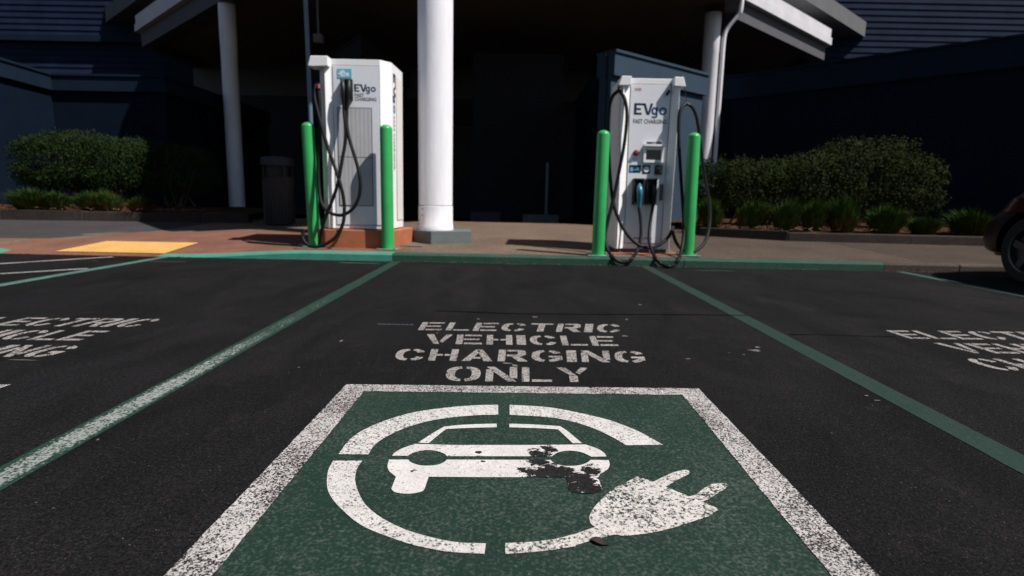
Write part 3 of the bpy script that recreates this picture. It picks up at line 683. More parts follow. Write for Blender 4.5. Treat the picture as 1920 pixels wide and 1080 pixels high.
# connectors
def gun(mb, a, b, c, r=.03):
    mb.tube(smooth_path([a, a.lerp(b, .35), b, b.lerp(c, .5), c], 4), [r * k for k in ([.62] * 2 + [.8, .95, 1.0, 1.05, 1.1, 1.12, 1.1, 1.05, 1.0, .95, .9, .82, .76, .7, .66][:15])], 12)
c72 = lambda x, y, Y: at(1150 + x / 7.2, 250 + y / 7.2, Y)
m_ = MB(); gun(m_, c72(352, 690, 6.80), c72(358, 790, 6.75), c72(350, 1000, 6.77), .032); g1 = m_.build('connector', 'gun', t2); g1['label'] = 'blue connector in left holster'
m_ = MB(); gun(m_, c72(540, 690, 6.82), c72(555, 800, 6.78), c72(545, 970, 6.80), .028); m_.build('connector', 'black', t2)
m_ = MB()
cable(m_, [c27(318, 725, 6.77), c27(328, 800, 6.73), c27(326, 890, 6.66), c27(302, 960, 6.58), c27(262, 1000, 6.45), c27(212, 998, 6.40), c27(165, 950, 6.50), c27(147, 880, 6.60), c27(160, 800, 6.66), c27(190, 680, 6.70), c27(217, 550, 6.73), c27(245, 400, 6.76), c27(258, 260, 6.79), c27(246, 175, 6.82), c27(216, 138, 6.86), c27(182, 170, 6.90), c27(165, 250, 6.92), c27(163, 380, 6.90), c27(172, 560, 6.80), c27(186, 690, 6.72), c27(212, 775, 6.68), c27(250, 850, 6.64), c27(300, 905, 6.62), c27(350, 928, 6.62), c27(400, 925, 6.64), c27(448, 898, 6.68), c27(478, 860, 6.76), c27(492, 825, 6.86)])
m_.build('charging_cable', 'rubber', t2)
m_ = MB()
cable(m_, [c27(392, 705, 6.80), c27(378, 790, 6.74), c27(370, 880, 6.62), c27(386, 950, 6.48), c27(420, 1003, 6.32), c27(468, 1026, 6.225), c27(514, 1000, 6.30), c27(538, 920, 6.50), c27(546, 820, 6.62), c27(536, 650, 6.70), c27(526, 500, 6.74), c27(520, 370, 6.76), c27(522, 265, 6.79), c27(536, 220, 6.82), c27(560, 202, 6.86), c27(590, 222, 6.88), c27(612, 280, 6.90), c27(628, 390, 6.93), c27(644, 520, 6.95), c27(662, 630, 6.94), c27(678, 730, 6.90), c27(674, 830, 6.82), c27(650, 905, 6.72), c27(602, 948, 6.62), c27(552, 948, 6.60), c27(512, 912, 6.64), c27(492, 860, 6.76), c27(488, 825, 6.88)])
m_.build('charging_cable', 'rubber', t2)
m_ = MB(); m_.tube([c27(216, 105, 6.87), c27(216, 138, 6.87)], .010, 8); m_.tube([c27(200, 150, 6.865), c27(216, 132, 6.865), c27(233, 150, 6.865)], .02, 8); m_.build('cable_hanger', 'black', t2)
m_ = MB(); m_.tube([c27(552, 118, 6.87), c27(560, 198, 6.865)], .004, 6); m_.tube([c27(545, 208, 6.865), c27(560, 197, 6.865), c27(575, 208, 6.865)], .018, 8); m_.build('cable_hanger', 'black', t2)
single(MB().prism([(1.15, 6.66), (1.98, 6.60), (2.2, 6.62), (2.2, 6.95), (1.98, 7.62), (1.15, 7.62)], SW(1.5, 7) - .06, z0 - .022), 'concrete_pad', 'terrapad', 'thin terracotta slab under the right charger', 'concrete pad')

# ---- left charger
c25 = lambda x, y, Y: at(540 + x / 2.572, 80 + y / 2.572, Y)
c257 = lambda x, y, Y: at(540 + x / 2.572, 80 + y / 2.572, Y - .20 * max(0, min(1, (Y - 6.5) / .3)))
zb, zt = .325, 2.255; PY = 6.83
t1 = thing('charging_station', 'charger seen from its grille side on an orange plinth beside the white column', 'ev charger', (-1.85, 7.1, zb), 'fast chargers')
plan = [(-2.285, 6.91), (-2.19, 6.785), (-2.130, PY), (-1.563, PY), (-1.457, 6.955), (-1.432, 7.48), (-2.285, 7.48)]
MB().prism(plan, zb, zt, .985, -1.85).build('housing', 'white', t1, bevel=.006)
m_ = MB(); pr = [(-2.135, zt + .012), (-2.33, zt + .012), (-2.362, zt - .10), (-2.29, zt - .105), (-2.135, zt - .095)][::-1]; k = len(pr)
m_.add([(x, y, z) for y in (6.74, 6.93) for x, z in pr], [tuple(range(k)), tuple(range(k, 2 * k))[::-1]] + [(i, i + k, (i + 1) % k + k, (i + 1) % k) for i in range(k)])
o = m_.build('cable_arm', 'white', t1, bevel=.006); b2 = bmesh.new(); b2.from_mesh(o.data); bmesh.ops.recalc_face_normals(b2, faces=b2.faces); b2.to_mesh(o.data); b2.free()
fq = PY - .006
MB().box(-2.113, -1.573, PY - .0015, PY + .01, zb + .04, zt - .065).build('panel_seam', 'seam', t1)
MB().box(-2.107, -1.579, fq, PY + .01, zb + .046, zt - .071).build('side_panel', 'panel', t1, bevel=.002)
# grille with real louvres
a = at(638, 384, fq); b = at(696, 203.6, fq); gx0, gx1, gz0, gz1 = a.x, b.x, a.z, b.z
m_ = MB(); m_.box(gx0 - .008, gx1 + .008, fq - .004, fq + .003, gz0 - .008, gz1 + .008); gr_ = m_.build('vent_grille', 'greytxt', t1)
n_ = NM('louvre grey'); M['louvre'] = plain('louvre grey', (.47, .47, .49), .5, .05)
m_ = MB(); k = 8
for half in ((gz0, (gz0 + gz1) / 2 - .004), ((gz0 + gz1) / 2 + .004, gz1)):
    for i in range(k):
        xa = gx0 + (gx1 - gx0) * i / k; xb = gx0 + (gx1 - gx0) * (i + .5) / k; xc = gx0 + (gx1 - gx0) * (i + 1) / k
        m_.add([(xa, fq - .006, half[0]), (xb, fq - .0072, half[0]), (xc, fq - .006, half[0]), (xa, fq - .006, half[1]), (xb, fq - .0072, half[1]), (xc, fq - .006, half[1])], [(0, 1, 4, 3), (1, 2, 5, 4)])
WLOC[gr_.name] = WLOC[t1.name]; m_.build('louvre', 'louvre', gr_)
s = MB(); a = c25(238, 170, fq - .004); b = c25(306, 126, fq - .004); s.box(a.x, b.x, fq - .004, fq + .002, a.z, b.z); s = s.build('logo_sign', 'cyan', t1); WLOC[s.name] = WLOC[t1.name]
m_ = MB(); o1 = c25(250, 163, fq - .004); o2 = c25(276, 133, fq - .004); text_mesh(m_, 'e', o1, X, Zv, o2.x - o1.x, o2.z - o1.z, .03)
o3 = c25(240, 150, fq - .006); m_.box(o3.x, o3.x + .035, fq - .006, fq - .004, o3.z - .006, o3.z + .006)
o4 = c25(278, 163, fq - .004); o5 = c25(294, 144, fq - .004); text_mesh(m_, 'e', o4, X, Zv, o5.x - o4.x, o5.z - o4.z, .05); m_.build('sign_lettering', 'signwhite', s)
def T1(txt, x0, y0, x1, y1, mat, bold, nm):
    a = c25(x0, y1, fq); b = c25(x1, y0, fq); mm = MB(); text_mesh(mm, txt, a, X, Zv, b.x - a.x, b.z - a.z, bold); mm.build(nm, mat, t1)
a = c25(320, 246, fq); b = c25(424, 202, fq)
for wh, mt in (('EV', 'navy'), ('go', 'blue')): poly_logo(MB(), wh, a, X, Zv, b.x - a.x, b.z - a.z).build('logo_lettering', mt, t1)
T1('FAST', 322, 245, 366, 261, 'greytxt', .012, 'slogan_lettering'); T1('CHARGING', 322, 265, 426, 280, 'greytxt', .012, 'slogan_lettering')
# side with vertical lettering
sx = -1.478
def side_x(y): return -1.457 + .025 * (y - 6.955) / .525
U_ = Vector((0, 0, -1)); dY = Vector((.025, .525, 0)).normalized()
for wh, mt in (('EV', 'navy'), ('go', 'blue')): poly_logo(MB(), wh, Vector((side_x(6.985) + .003, 6.985, 2.15)), U_, dY, .46, .13).build('logo_lettering', mt, t1)
m_ = MB(); text_mesh(m_, 'FAST CHARGING', Vector((side_x(7.01) + .004, 7.01, 1.66)), U_, dY, .62, .05, .004); m_.build('slogan_lettering', 'greytxt', t1)
m_ = MB(); m_.add([(side_x(7.15) + .003, 7.15, zb + .1), (side_x(7.44) + .003, 7.44, zb + .1), (side_x(7.44) + .003, 7.44, zt - .12), (side_x(7.15) + .003, 7.15, zt - .12)], [(0, 1, 2, 3)]); m_.build('rear_panel', 'sidepanel', t1)
# holster and connectors
m_ = MB(); a = c257(248, 262, 6.93); b = c257(302, 172, 6.93)
m_.box(a.x, b.x, 6.765, fq, b.z - .018, b.z); m_.box(a.x, a.x + .012, 6.77, fq, a.z, b.z - .018); m_.box(b.x - .012, b.x, 6.77, fq, a.z - .02, b.z - .018); m_.box(a.x + .012, b.x - .012, 6.80, fq, a.z, b.z - .018)
m_.build('connector_holster', 'black', t1, bevel=.003)
m_ = MB(); gun(m_, c257(262, 180, 6.95), c257(266, 230, 6.92), c257(270, 330, 6.94), .026); m_.build('connector', 'black', t1)
m_ = MB(); gun(m_, c257(294, 180, 6.95), c257(292, 230, 6.92), c257(284, 330, 6.94), .026); m_.build('connector', 'black', t1)
m_ = MB(); m_.box(*(lambda a, b: (a.x, b.x, 6.722, 6.73, a.z, b.z))(c257(258, 187, 6.926), c257(272, 172, 6.926))); m_.build('latch', 'metal', t1)
m_ = MB(); cable(m_, [c257(284, 330, 6.94), c257(284, 400, 6.90), c257(300, 480, 6.86), c257(328, 570, 6.83), c257(348, 660, 6.80), c257(342, 745, 6.78), c257(308, 805, 6.76), c257(258, 832, 6.74), c257(203, 820, 6.76), c257(162, 775, 6.82), c257(148, 680, 6.88), c257(146, 560, 6.92), c257(154, 400, 6.95), c257(152, 290, 6.95), c257(147, 215, 6.97)]); m_.build('charging_cable', 'rubber', t1)
m_ = MB(); cable(m_, [c257(270, 330, 6.94), c257(277, 400, 6.90), c257(276, 480, 6.87), c257(260, 570, 6.84), c257(243, 670, 6.80), c257(212, 765, 6.78), c257(178, 850, 6.78), c257(158, 930, 6.82), c257(150, 980, 6.84)]); m_.build('charging_cable', 'rubber', t1)
m_ = MB(); cable(m_, [c257(134, 200, 7.00), c257(128, 260, 6.96), c257(148, 350, 6.92), c257(184, 480, 6.88), c257(222, 590, 6.84), c257(252, 680, 6.78), c257(270, 770, 6.74), c257(268, 860, 6.68), c257(240, 925, 6.62), c257(192, 966, 6.56), c257(140, 984, 6.525), c257(96, 976, 6.54), c257(70, 940, 6.60), c257(78, 900, 6.68)]); m_.build('charging_cable', 'rubber', t1)
m_ = MB(); m_.tube([c257(147, 202, 6.96), c257(149, 222, 6.95)], .016, 10); m_.build('connector_cap', 'red', t1)
m_ = MB(); m_.tube([c257(134, 205, 7.02), c257(138, 190, 7.02), c257(146, 190, 7.02), c257(150, 205, 7.0)], .012, 8); m_.build('cable_hanger', 'black', t1)
single(MB().prism([(-2.42, 6.74), (-1.42, 6.72), (-1.33, 7.60), (-2.42, 7.65)], .05, .315, 1.0, -1.9), 'charger_plinth', 'terrapad', 'raised orange concrete plinth carrying the left charger', 'plinth', bevel=.012)
# small orange panel patch and cover by the column
single(MB().prism([(-1.42, 6.98), (-1.12, 6.95), (-1.02, 7.14), (-1.34, 7.17)], .10, SW(-1.2, 7.05) + .012), 'utility_cover', 'chip', 'pale utility cover between the orange plinth and the grey column footing', 'utility cover')

# ================================================================ COLUMNS
cx, cy = -1.045, 7.70
tc = thing('column', 'big white round column on a grey footing beside the left charger', 'column', (cx, cy, .12), 'white round columns holding the canopy')
MB().prism([(-1.36, 7.60), (-1.05, 7.28), (-.545, 7.52), (-.62, 8.02), (-1.15, 8.16)], .05, .285).build('footing', 'greypad', tc, bevel=.008)
MB().lathe(cx, cy, [(.224, .612), (.224, 5.52)], 48).build('shaft', 'col', tc)
MB().lathe(cx, cy, [(.236, .285), (.236, .345), (.229, .36), (.229, .600), (.222, .604)], 48).build('base_sleeve', 'col', tc)
for z_ in (.47, .55): MB().lathe(cx - .15, cy - .178, [(.012, z_), (.012, z_ + .022)], 8).build('bolt', 'metal', tc)
def side_column(x, y, label, pipe=False):
    t = thing('column', label, 'column', (x, y, 0), 'white round columns holding the canopy')
    MB().lathe(x, y, [(.20, .10), (.20, 4.55), (.205, 4.56), (.205, 5.52)], 32).build('shaft', 'col', t)
    if pipe:
        m_ = MB(); m_.tube(smooth_path([(x + .64, y - .15, 6.3), (x + .64, y - .15, 5.62), (x + .58, y - .12, 5.45), (x + .36, y - .06, 5.15), (x + .30, y - .05, 4.95), (x + .29, y - .05, 4.6)], 5) + [Vector((x + .29, y - .05, .1))], .055, 12); m_.build('downpipe', 'col', t)
side_column(-7.46, 15.5, 'white round column standing in shade on the left under the canopy')
side_column(5.02, 15.5, 'sunlit white column with a downpipe behind the rightmost bollard', True)

# ================================================================ CANOPY
CZ = 5.5
OUT = [Vector(p) for p in ((-1.1, 6.6), (4.6, 12.6), (5.77, 15.84), (10.23, 19.9), (10.23, 23.5), (-12.5, 23.5), (-12.5, 19.95), (-7.4, 15.15), (-6.2, 12.2))]
def edge_off(d):
    """canopy outline moved inwards by d"""
    o = []; n = len(OUT)
    for i in range(n):
        a, b, c = OUT[i - 1], OUT[i], OUT[(i + 1) % n]; d0 = (b - a).normalized(); d1 = (c - b).normalized()
        n0 = Vector((-d0.y, d0.x)); n1 = Vector((-d1.y, d1.x)); m = (n0 + n1).normalized(); o.append(b + m * (d / max(.4, m.dot(n0))))
    return o
tcan = thing('canopy', 'white pointed entrance canopy with tan soffit over the columns', 'canopy', (-1, 15, 5.5))
P0 = [tuple(p) for p in edge_off(-.16)]; P1 = [tuple(p) for p in edge_off(0)]; P2 = [tuple(p) for p in edge_off(.32)]
MB().prism(P0, CZ + .46, CZ + .68).build('fascia_board', 'fascia', tcan)
MB().prism([tuple(p) for p in edge_off(-.12)], CZ + .682, CZ + .96).build('fascia_board', 'fascia', tcan)
def rim(Pa, Pb, za, zb_):
    m = MB(); n = len(Pa)
    for i in range(n):
        j = (i + 1) % n; a, b = Pa[i], Pa[j]; c, d = Pb[j], Pb[i]
        vs = [(a[0], a[1], za), (b[0], b[1], za), (c[0], c[1], za), (d[0], d[1], za), (a[0], a[1], zb_), (b[0], b[1], zb_), (c[0], c[1], zb_), (d[0], d[1], zb_)]
        m.add(vs, [(3, 2, 1, 0), (0, 1, 5, 4), (2, 3, 7, 6)])
    return m
rim(P1, P2, CZ, CZ + .458).build('edge_beam', 'beam', tcan)
MB().prism(P2, CZ + .22, CZ + .40).build('soffit', 'soffit', tcan)
# conduit and junction box under the canopy near the left charger
pj = at(597, 72, 10.2); m_ = MB(); m_.box(pj.x - .07, pj.x + .07, 10.14, 10.26, pj.z - .07, pj.z + .06); m_.tube([(pj.x, 10.2, pj.z + .055), (pj.x, 10.2, CZ + .23)], .018, 8); m_.build('hanging_conduit', 'beam', tcan)
# upper roof (grey eave)
EZ = 7.35
R1, L1 = Vector((13.75, 23.8)), Vector((-16.3, 23.85)); A1 = Vector((-1.2, 10.2))
te = thing('main_building', 'navy building with lap siding and a grey roof overhang behind the canopy', 'building', (0, 24, 0))
def slope_pts(off, inn):
    return [tuple(A1 + Vector((0, inn))), tuple(R1 + Vector((-inn * .7, 0))), (R1.x - inn * .7, 29), (L1.x + inn * .7, 29), tuple(L1 + Vector((inn * .7, 0)))]
MB().prism(slope_pts(0, 0), EZ, EZ + .55).build('roof_overhang', 'eave', te)
# lap siding wall
def siding(x0, x1, y, za, zb_, pitch=.25, lip=.035):
    m = MB(); z = za; pitch = .235
    while z < zb_:
        m.add([(x0, y - lip, z), (x1, y - lip, z), (x1, y, z + pitch), (x0, y, z + pitch), (x0, y + .02, z), (x1, y + .02, z)], [(0, 1, 2, 3), (4, 5, 1, 0)]); z += pitch
    return m
siding(-40, 40, 23.9, 3.5, 14).build('siding', 'navysiding', te)
MB().box(-40, 40, 23.95, 26, 0, 14).build('wall', 'navywall', te)
MB().box(-40, -11.5, 23.62, 23.9, 6.55, 6.78).build('ledge', 'navycap', te)
MB().box(-12.45, 10.15, 22.9, 23.4, 4.3, 5.49).build('lintel', 'beam', te)
# entrance walls deep under the canopy
MB().box(-13, 11, 21.0, 21.3, 0, 4.2).build('entrance_wall', 'darkwall', te)
m_ = MB()
for x in (-5.4, -3.9, -2.4, -.9, .6): m_.box(x, x + .09, 20.9, 20.995, 0, 3.3)
m_.box(-5.4, .69, 20.88, 20.995, 3.3, 3.42); m_.build('door_frame', 'darkwall', te)
MB().box(-5.3, .6, 20.95, 20.99, 0, 3.28).build('door_glass', 'black', te)

# ================================================================ PARAPET WALLS
def pwall(pts, top, label, mat='navywall', cap='navycap', caph=.32, over=.08, th=.3, z0_=-.05, name='parapet_wall'):
    """pts: plan polyline, wall body behind (to the left of travel direction); cap band stands proud"""
    c = pts[len(pts) // 2]; t = thing(name, label, 'wall', (c[0], c[1], 0)); b = MB(); k = MB()
    n = len(pts); P = [Vector(p) for p in pts]
    def offs(d):
        out = []
        for i in range(n):
            d0 = (P[i] - P[i - 1]).normalized() if i > 0 else (P[1] - P[0]).normalized()
            d1 = (P[i + 1] - P[i]).normalized() if i < n - 1 else d0
            n0 = Vector((-d0.y, d0.x)); n1 = Vector((-d1.y, d1.x)); m = (n0 + n1).normalized(); s_ = d / max(.3, m.dot(n0)); out.append(P[i] + m * s_)
        return out
    f = [tuple(p) for p in P]; bk = [tuple(p) for p in offs(th)]; fo = [tuple(p) for p in offs(-over)]; bo = [tuple(p) for p in offs(th + over)]
    b.prism(f + bk[::-1], z0_, top - caph).build('wall_face', mat, t); k.prism(fo + bo[::-1], top - caph + .003, top).build('cap', cap, t)
    m2 = MB(); m2.prism([tuple(p) for p in offs(-over - .03)] + [tuple(p) for p in offs(th + over + .03)][::-1], top + .002, top + .05); m2.build('coping', cap, t)
    return t
pwall([(-10.30, 8.0), (-10.45, 12.06), (-10.58, 13.46), (-8.0, 13.46), (-8.0, 19.0)], 3.27, 'low navy stucco wall with a projecting band behind the left hedge')
pwall([(5.35, 15.85), (6.3, 14.93), (9.70, 11.53), (13.3, 8.0)], 3.97, 'long shaded navy wall running diagonally behind the right shrubs', caph=.55)
# block beside the right charger: left face, corner, sunlit face
pwall([(1.66, 16.2), (1.68, 11.02)], 3.34, 'left face of the slate block behind the right charger, its shade put into darker paint', caph=.40, over=.02, th=.06)  # block's left face as a separate wall, shade put into the darker navy
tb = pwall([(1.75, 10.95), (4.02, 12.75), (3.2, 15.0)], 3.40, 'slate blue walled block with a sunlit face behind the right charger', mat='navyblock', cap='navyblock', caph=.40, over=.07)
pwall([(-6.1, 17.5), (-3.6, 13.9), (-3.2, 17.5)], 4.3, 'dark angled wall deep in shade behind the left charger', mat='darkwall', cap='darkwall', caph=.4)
# darker box at the column of the building right of the entrance
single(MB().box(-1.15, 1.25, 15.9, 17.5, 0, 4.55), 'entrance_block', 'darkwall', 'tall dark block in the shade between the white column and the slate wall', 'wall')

# posts and low blocks by the entrance
t = thing('sign_post', 'thin steel post standing in a low white block near the dark entrance', 'post', (.77, 13.5, 0))
MB().tube([(.77, 13.5, .2), (.77, 13.5, 1.57)], .038, 12).build('post', 'pole', t)
MB().box(.22, 1.06, 13.4, 13.62, 0, .375).build('base_block', 'greypad', t, bevel=.015)
single(MB().box(-1.02, -.30, 13.5, 13.72, 0, .41), 'concrete_block', 'binbody', 'low dark grey block in shade left of the thin post', 'concrete block', bevel=.02)
tpole = thing('steel_pole', 'tall thin blue grey pole rising behind the left charger', 'pole', (-2.92, 8.3, .15))
pa = at(573, 0, 8.3); pb = at(583, 232, 8.3); dv = (pb - pa) / (pb.z - pa.z)
MB().tube([pb + dv * (.15 - pb.z), pb + dv * (CZ + .3 - pb.z)], .030, 12).build('pole_shaft', 'pole', tpole)
MB().box(pb.x - .1, pb.x + .1, 8.2, 8.4, .14, .165).build('base_plate', 'pole', tpole)
# litter bin
bx_, by_ = -3.98, 9.75; zb_ = SW(bx_, by_)
tbn = thing('litter_bin', 'dark round litter bin in the shade left of the leftmost bollard', 'litter bin', (bx_, by_, zb_))
m_ = MB(); m_.lathe(bx_, by_, [(.22, zb_ + .02), (.25, zb_ + .78), (.262, zb_ + .80)], 28)
for i in range(28):
    a = 2 * PI * i / 28; m_.box(bx_ + .24 * math.cos(a) - .008, bx_ + .24 * math.cos(a) + .008, by_ + .24 * math.sin(a) - .008, by_ + .24 * math.sin(a) + .008, zb_ + .04, zb_ + .77)
m_.build('bin_body', 'binbody', tbn)
MB().lathe(bx_, by_, [(.21, zb_ + .80), (.21, zb_ + .985)], 20).build('liner', 'black', tbn)
MB().lathe(bx_, by_, [(.268, zb_ + .985), (.268, zb_ + 1.08), (.24, zb_ + 1.12), (.10, zb_ + 1.14)], 28).build('lid', 'binbody', tbn)
for k in range(4):
    a = PI / 4 + k * PI / 2; MB().tube([(bx_ + .24 * math.cos(a), by_ + .24 * math.sin(a), zb_ + .78), (bx_ + .24 * math.cos(a), by_ + .24 * math.sin(a), zb_ + 1.0)], .012, 6).build('lid_support', 'binbody', tbn)

CARX = -.10
# ================================================================ PLANTERS
def kerbline(pts, h, wd, label_name, mat='planterkerb', joint=1.9):
    for i in range(len(pts) - 1):
        a = Vector(pts[i]); b = Vector(pts[i + 1]); L_ = (b - a).length; d = (b - a).normalized(); nn = Vector((-d.y, d.x)); s_ = 0
        while s_ < L_ - .05:
            e = min(L_, s_ + joint); p = a + d * (s_ + .004); q_ = a + d * (e - .004); zf = SW(*((p + q_) / 2))
            m = MB(); j = random.uniform(-.006, .006)
            m.prism([tuple(p + nn * j), tuple(q_ + nn * j), tuple(q_ + nn * (wd + j)), tuple(p + nn * (wd + j))], -.02, zf + h + random.uniform(-.006, .006))
            struct(m, label_name, mat, bevel=.012); s_ = e
kerbline([(-14.0, 9.3), (-8.6, 9.6), (-7.3, 9.70), (-4.6, 9.95)], .165, .16, 'planter_kerb')
kerbline([(3.0, 9.25), (4.17, 8.66), (14.0, 8.05)], .135, .16, 'planter_kerb', joint=3.2)
def soil(poly, base, name):
    m = MB(); nx = 60; ny = 16; vs = []; fs = []
    (xa, ya, yb), (xc, yc, yd) = poly
    for i in range(nx + 1):
        u = i / nx; x = xa + (xc - xa) * u; y0_ = ya + (yc - ya) * u; y1_ = yb + (yd - yb) * u
        for j in range(ny + 1):
            y = y0_ + (y1_ - y0_) * j / ny; vs.append((x, y, base + .05 * sst(j / 4) + .04 * noise.noise(Vector((x * 2, y * 2, 0))) + .012 * noise.noise(Vector((x * 9, y * 9, 0)))))
    for i in range(nx):
        for j in range(ny): p = i * (ny + 1) + j; fs.append((p, p + ny + 1, p + ny + 2, p + 1))
    m.add(vs, fs); m.smooth = True; struct(m, name, 'soil')
soil([(-14, 9.42, 13.4), (-4.7, 10.05, 13.4)], .345, 'planter_bed')
soil([(3.1, 9.35, 14), (4.2, 8.8, 15)], .285, 'planter_bed'); soil([(4.2, 8.8, 15), (14, 8.2, 12)], .285, 'planter_bed')
# mulch bits
m_ = MB()
for i in range(2600):
    if random.random() < .45: x = random.uniform(-10.3, -5.5); y = random.uniform(9.75, 10.7); z = .40
    else: x = random.uniform(3.4, 10); y = random.uniform(8.75, 9.7) + max(0, (4.2 - x) * .45); z = .335
    s_ = random.uniform(.01, .045); a = random.uniform(0, 6.28); tl = random.uniform(-.4, .4)
    dx, dy = math.cos(a) * s_, math.sin(a) * s_; z += random.uniform(-.01, .03)
    m_.add([(x - dx, y - dy, z - tl * s_), (x + dx, y + dy, z + tl * s_), (x + dx - dy * .3, y + dy + dx * .3, z + tl * s_ + .005), (x - dx - dy * .3, y - dy + dx * .3, z - tl * s_ + .006)], [(0, 1, 2, 3)])
tag(m_.build('mulch', 'litter'), 'loose bark mulch and dead leaves covering the planter beds', 'mulch', kind='stuff')

# ================================================================ SHRUBS AND GRASS
def shrub(name, label, cat, group, lobes, leaves, mat, zmin, leaf=.034, seed=1, shell=.62):
    """lobes: (cx, cy, cz, rx, ry, rz)"""
    rnd = random.Random(seed); base = (lobes[0][0], lobes[0][1], zmin)
    t = thing(name, label, cat, base, group); m = MB(); vol = [l[3] * l[5] for l in lobes]; tot = sum(vol)
    for l, v_ in zip(lobes, vol):
        cx_, cy_, cz_, rx, ry, rz = l
        for i in range(int(leaves * v_ / tot)):
            d = Vector((rnd.gauss(0, 1), rnd.gauss(0, 1), rnd.gauss(0, 1))).normalized()
            d = Vector([math.copysign(abs(c) ** .72, c) for c in d])
            bump = 1 + .13 * noise.noise(Vector((d.x * 2.2 + cx_, d.y * 2.2, d.z * 2.2 + seed))) + .10 * noise.noise(Vector((d.x * 7, d.y * 7, d.z * 7 + seed)))
            r = (shell + (1 - shell) * rnd.random() ** .6) * bump + (rnd.random() < .05) * rnd.uniform(0, .12)
            p = Vector((cx_ + d.x * rx * r, cy_ + d.y * ry * r, cz_ + d.z * rz * r))
            if p.z < zmin + .05 * rnd.random(): continue
            if noise.noise(p * 3.1 + Vector((seed, 0, 0))) > .30 and rnd.random() < .75: continue   # gaps
            o_ = (d * .8 + Vector((rnd.gauss(0, .6), rnd.gauss(0, .6), rnd.gauss(0, .6) + .35))).normalized()
            a = o_.orthogonal().normalized(); a = Matrix.Rotation(rnd.uniform(0, 6.28), 3, o_) @ a; b = o_.cross(a)
            # leaf: slim rhombus pointing along o_-ish tilted direction
            L_ = leaf * rnd.uniform(.7, 1.4); W_ = L_ * .28; ax = (o_ * .55 + a * .8).normalized()
            m.add([p, p + ax * L_ * .5 + b * W_, p + ax * L_, p + ax * L_ * .5 - b * W_], [(0, 1, 2, 3)])
        for i in range(int(26 * rx / .6)):      # stray shoots
            a = rnd.uniform(0, 6.28); e = rnd.uniform(.15, 1.3); d = Vector((math.cos(a) * math.cos(e), math.sin(a) * math.cos(e), math.sin(e)))
            b0 = Vector((cx_ + d.x * rx * .9, cy_ + d.y * ry * .9, cz_ + d.z * rz * .9)); dr = (d + Vector((rnd.gauss(0, .3), rnd.gauss(0, .3), .5))).normalized(); ln = rnd.uniform(.06, .20) * (1 if 'clipped' not in label else .45)
            for q in range(14):
                p = b0 + dr * ln * q / 13; ax = (dr * .6 + Vector((rnd.gauss(0, .6), rnd.gauss(0, .6), rnd.gauss(0, .5)))).normalized(); sd = ax.orthogonal().normalized() * leaf * .16
                m.add([p, p + ax * leaf * .5 + sd, p + ax * leaf, p + ax * leaf * .5 - sd], [(0, 1, 2, 3)])
    m.build('foliage', mat, t)
    s_ = MB()
    for l in lobes:
        for k in range(9):
            a = rnd.uniform(0, 6.28); r = rnd.uniform(.3, .75)
            e = Vector((l[0] + l[3] * r * math.cos(a), l[1] + l[4] * r * math.sin(a), l[2] + l[5] * rnd.uniform(-.1, .6)))
            b0 = Vector((l[0] + l[3] * .5 * rnd.uniform(-1, 1), l[1] + .1 * rnd.uniform(-1, 1), zmin - .05)); mid = b0.lerp(e, .5) + Vector((rnd.uniform(-.1, .1), rnd.uniform(-.1, .1), .05))
            s_.tube([b0, mid, e], [.022, .014, .005], 5)
    s_.build('stem', 'bark', t); return t
shrub('hedge', 'rounded dark green clipped hedge at left in front of the navy wall', 'hedge', None,
      [(-8.72, 11.0, 1.22, .58, .65, .52), (-8.2, 10.95, 1.27, .85, .7, .54), (-7.3, 10.95, 1.22, .75, .7, .50), (-6.4, 11.0, 1.12, .70, .65, .47)], 70000, 'hedge', .50, .034, 3)
shrub('shrub', 'wide tall loose shrub, highest of the right planter shrubs', 'shrub', 'loose shrubs in the right planter',
      [(6.25, 10.4, 1.26, 1.0, .65, .66), (5.45, 10.3, 1.15, .75, .6, .50), (7.1, 10.4, 1.10, .55, .5, .52)], 42000, 'shrub', .42, .034, 5, .5)
shrub('shrub', 'lower brownish shrub between the rightmost bollard and the tallest shrub', 'shrub', 'loose shrubs in the right planter',
      [(4.25, 10.4, 1.02, .65, .55, .50), (4.85, 10.5, 1.05, .5, .5, .50)], 24000, 'shrub', .40, .034, 8, .5)
shrub('shrub', 'small shrub half hidden behind the rightmost bollard', 'shrub', 'loose shrubs in the right planter',
      [(3.62, 10.6, 1.05, .38, .45, .45)], 6000, 'hedge', .38, .042, 9, .5)
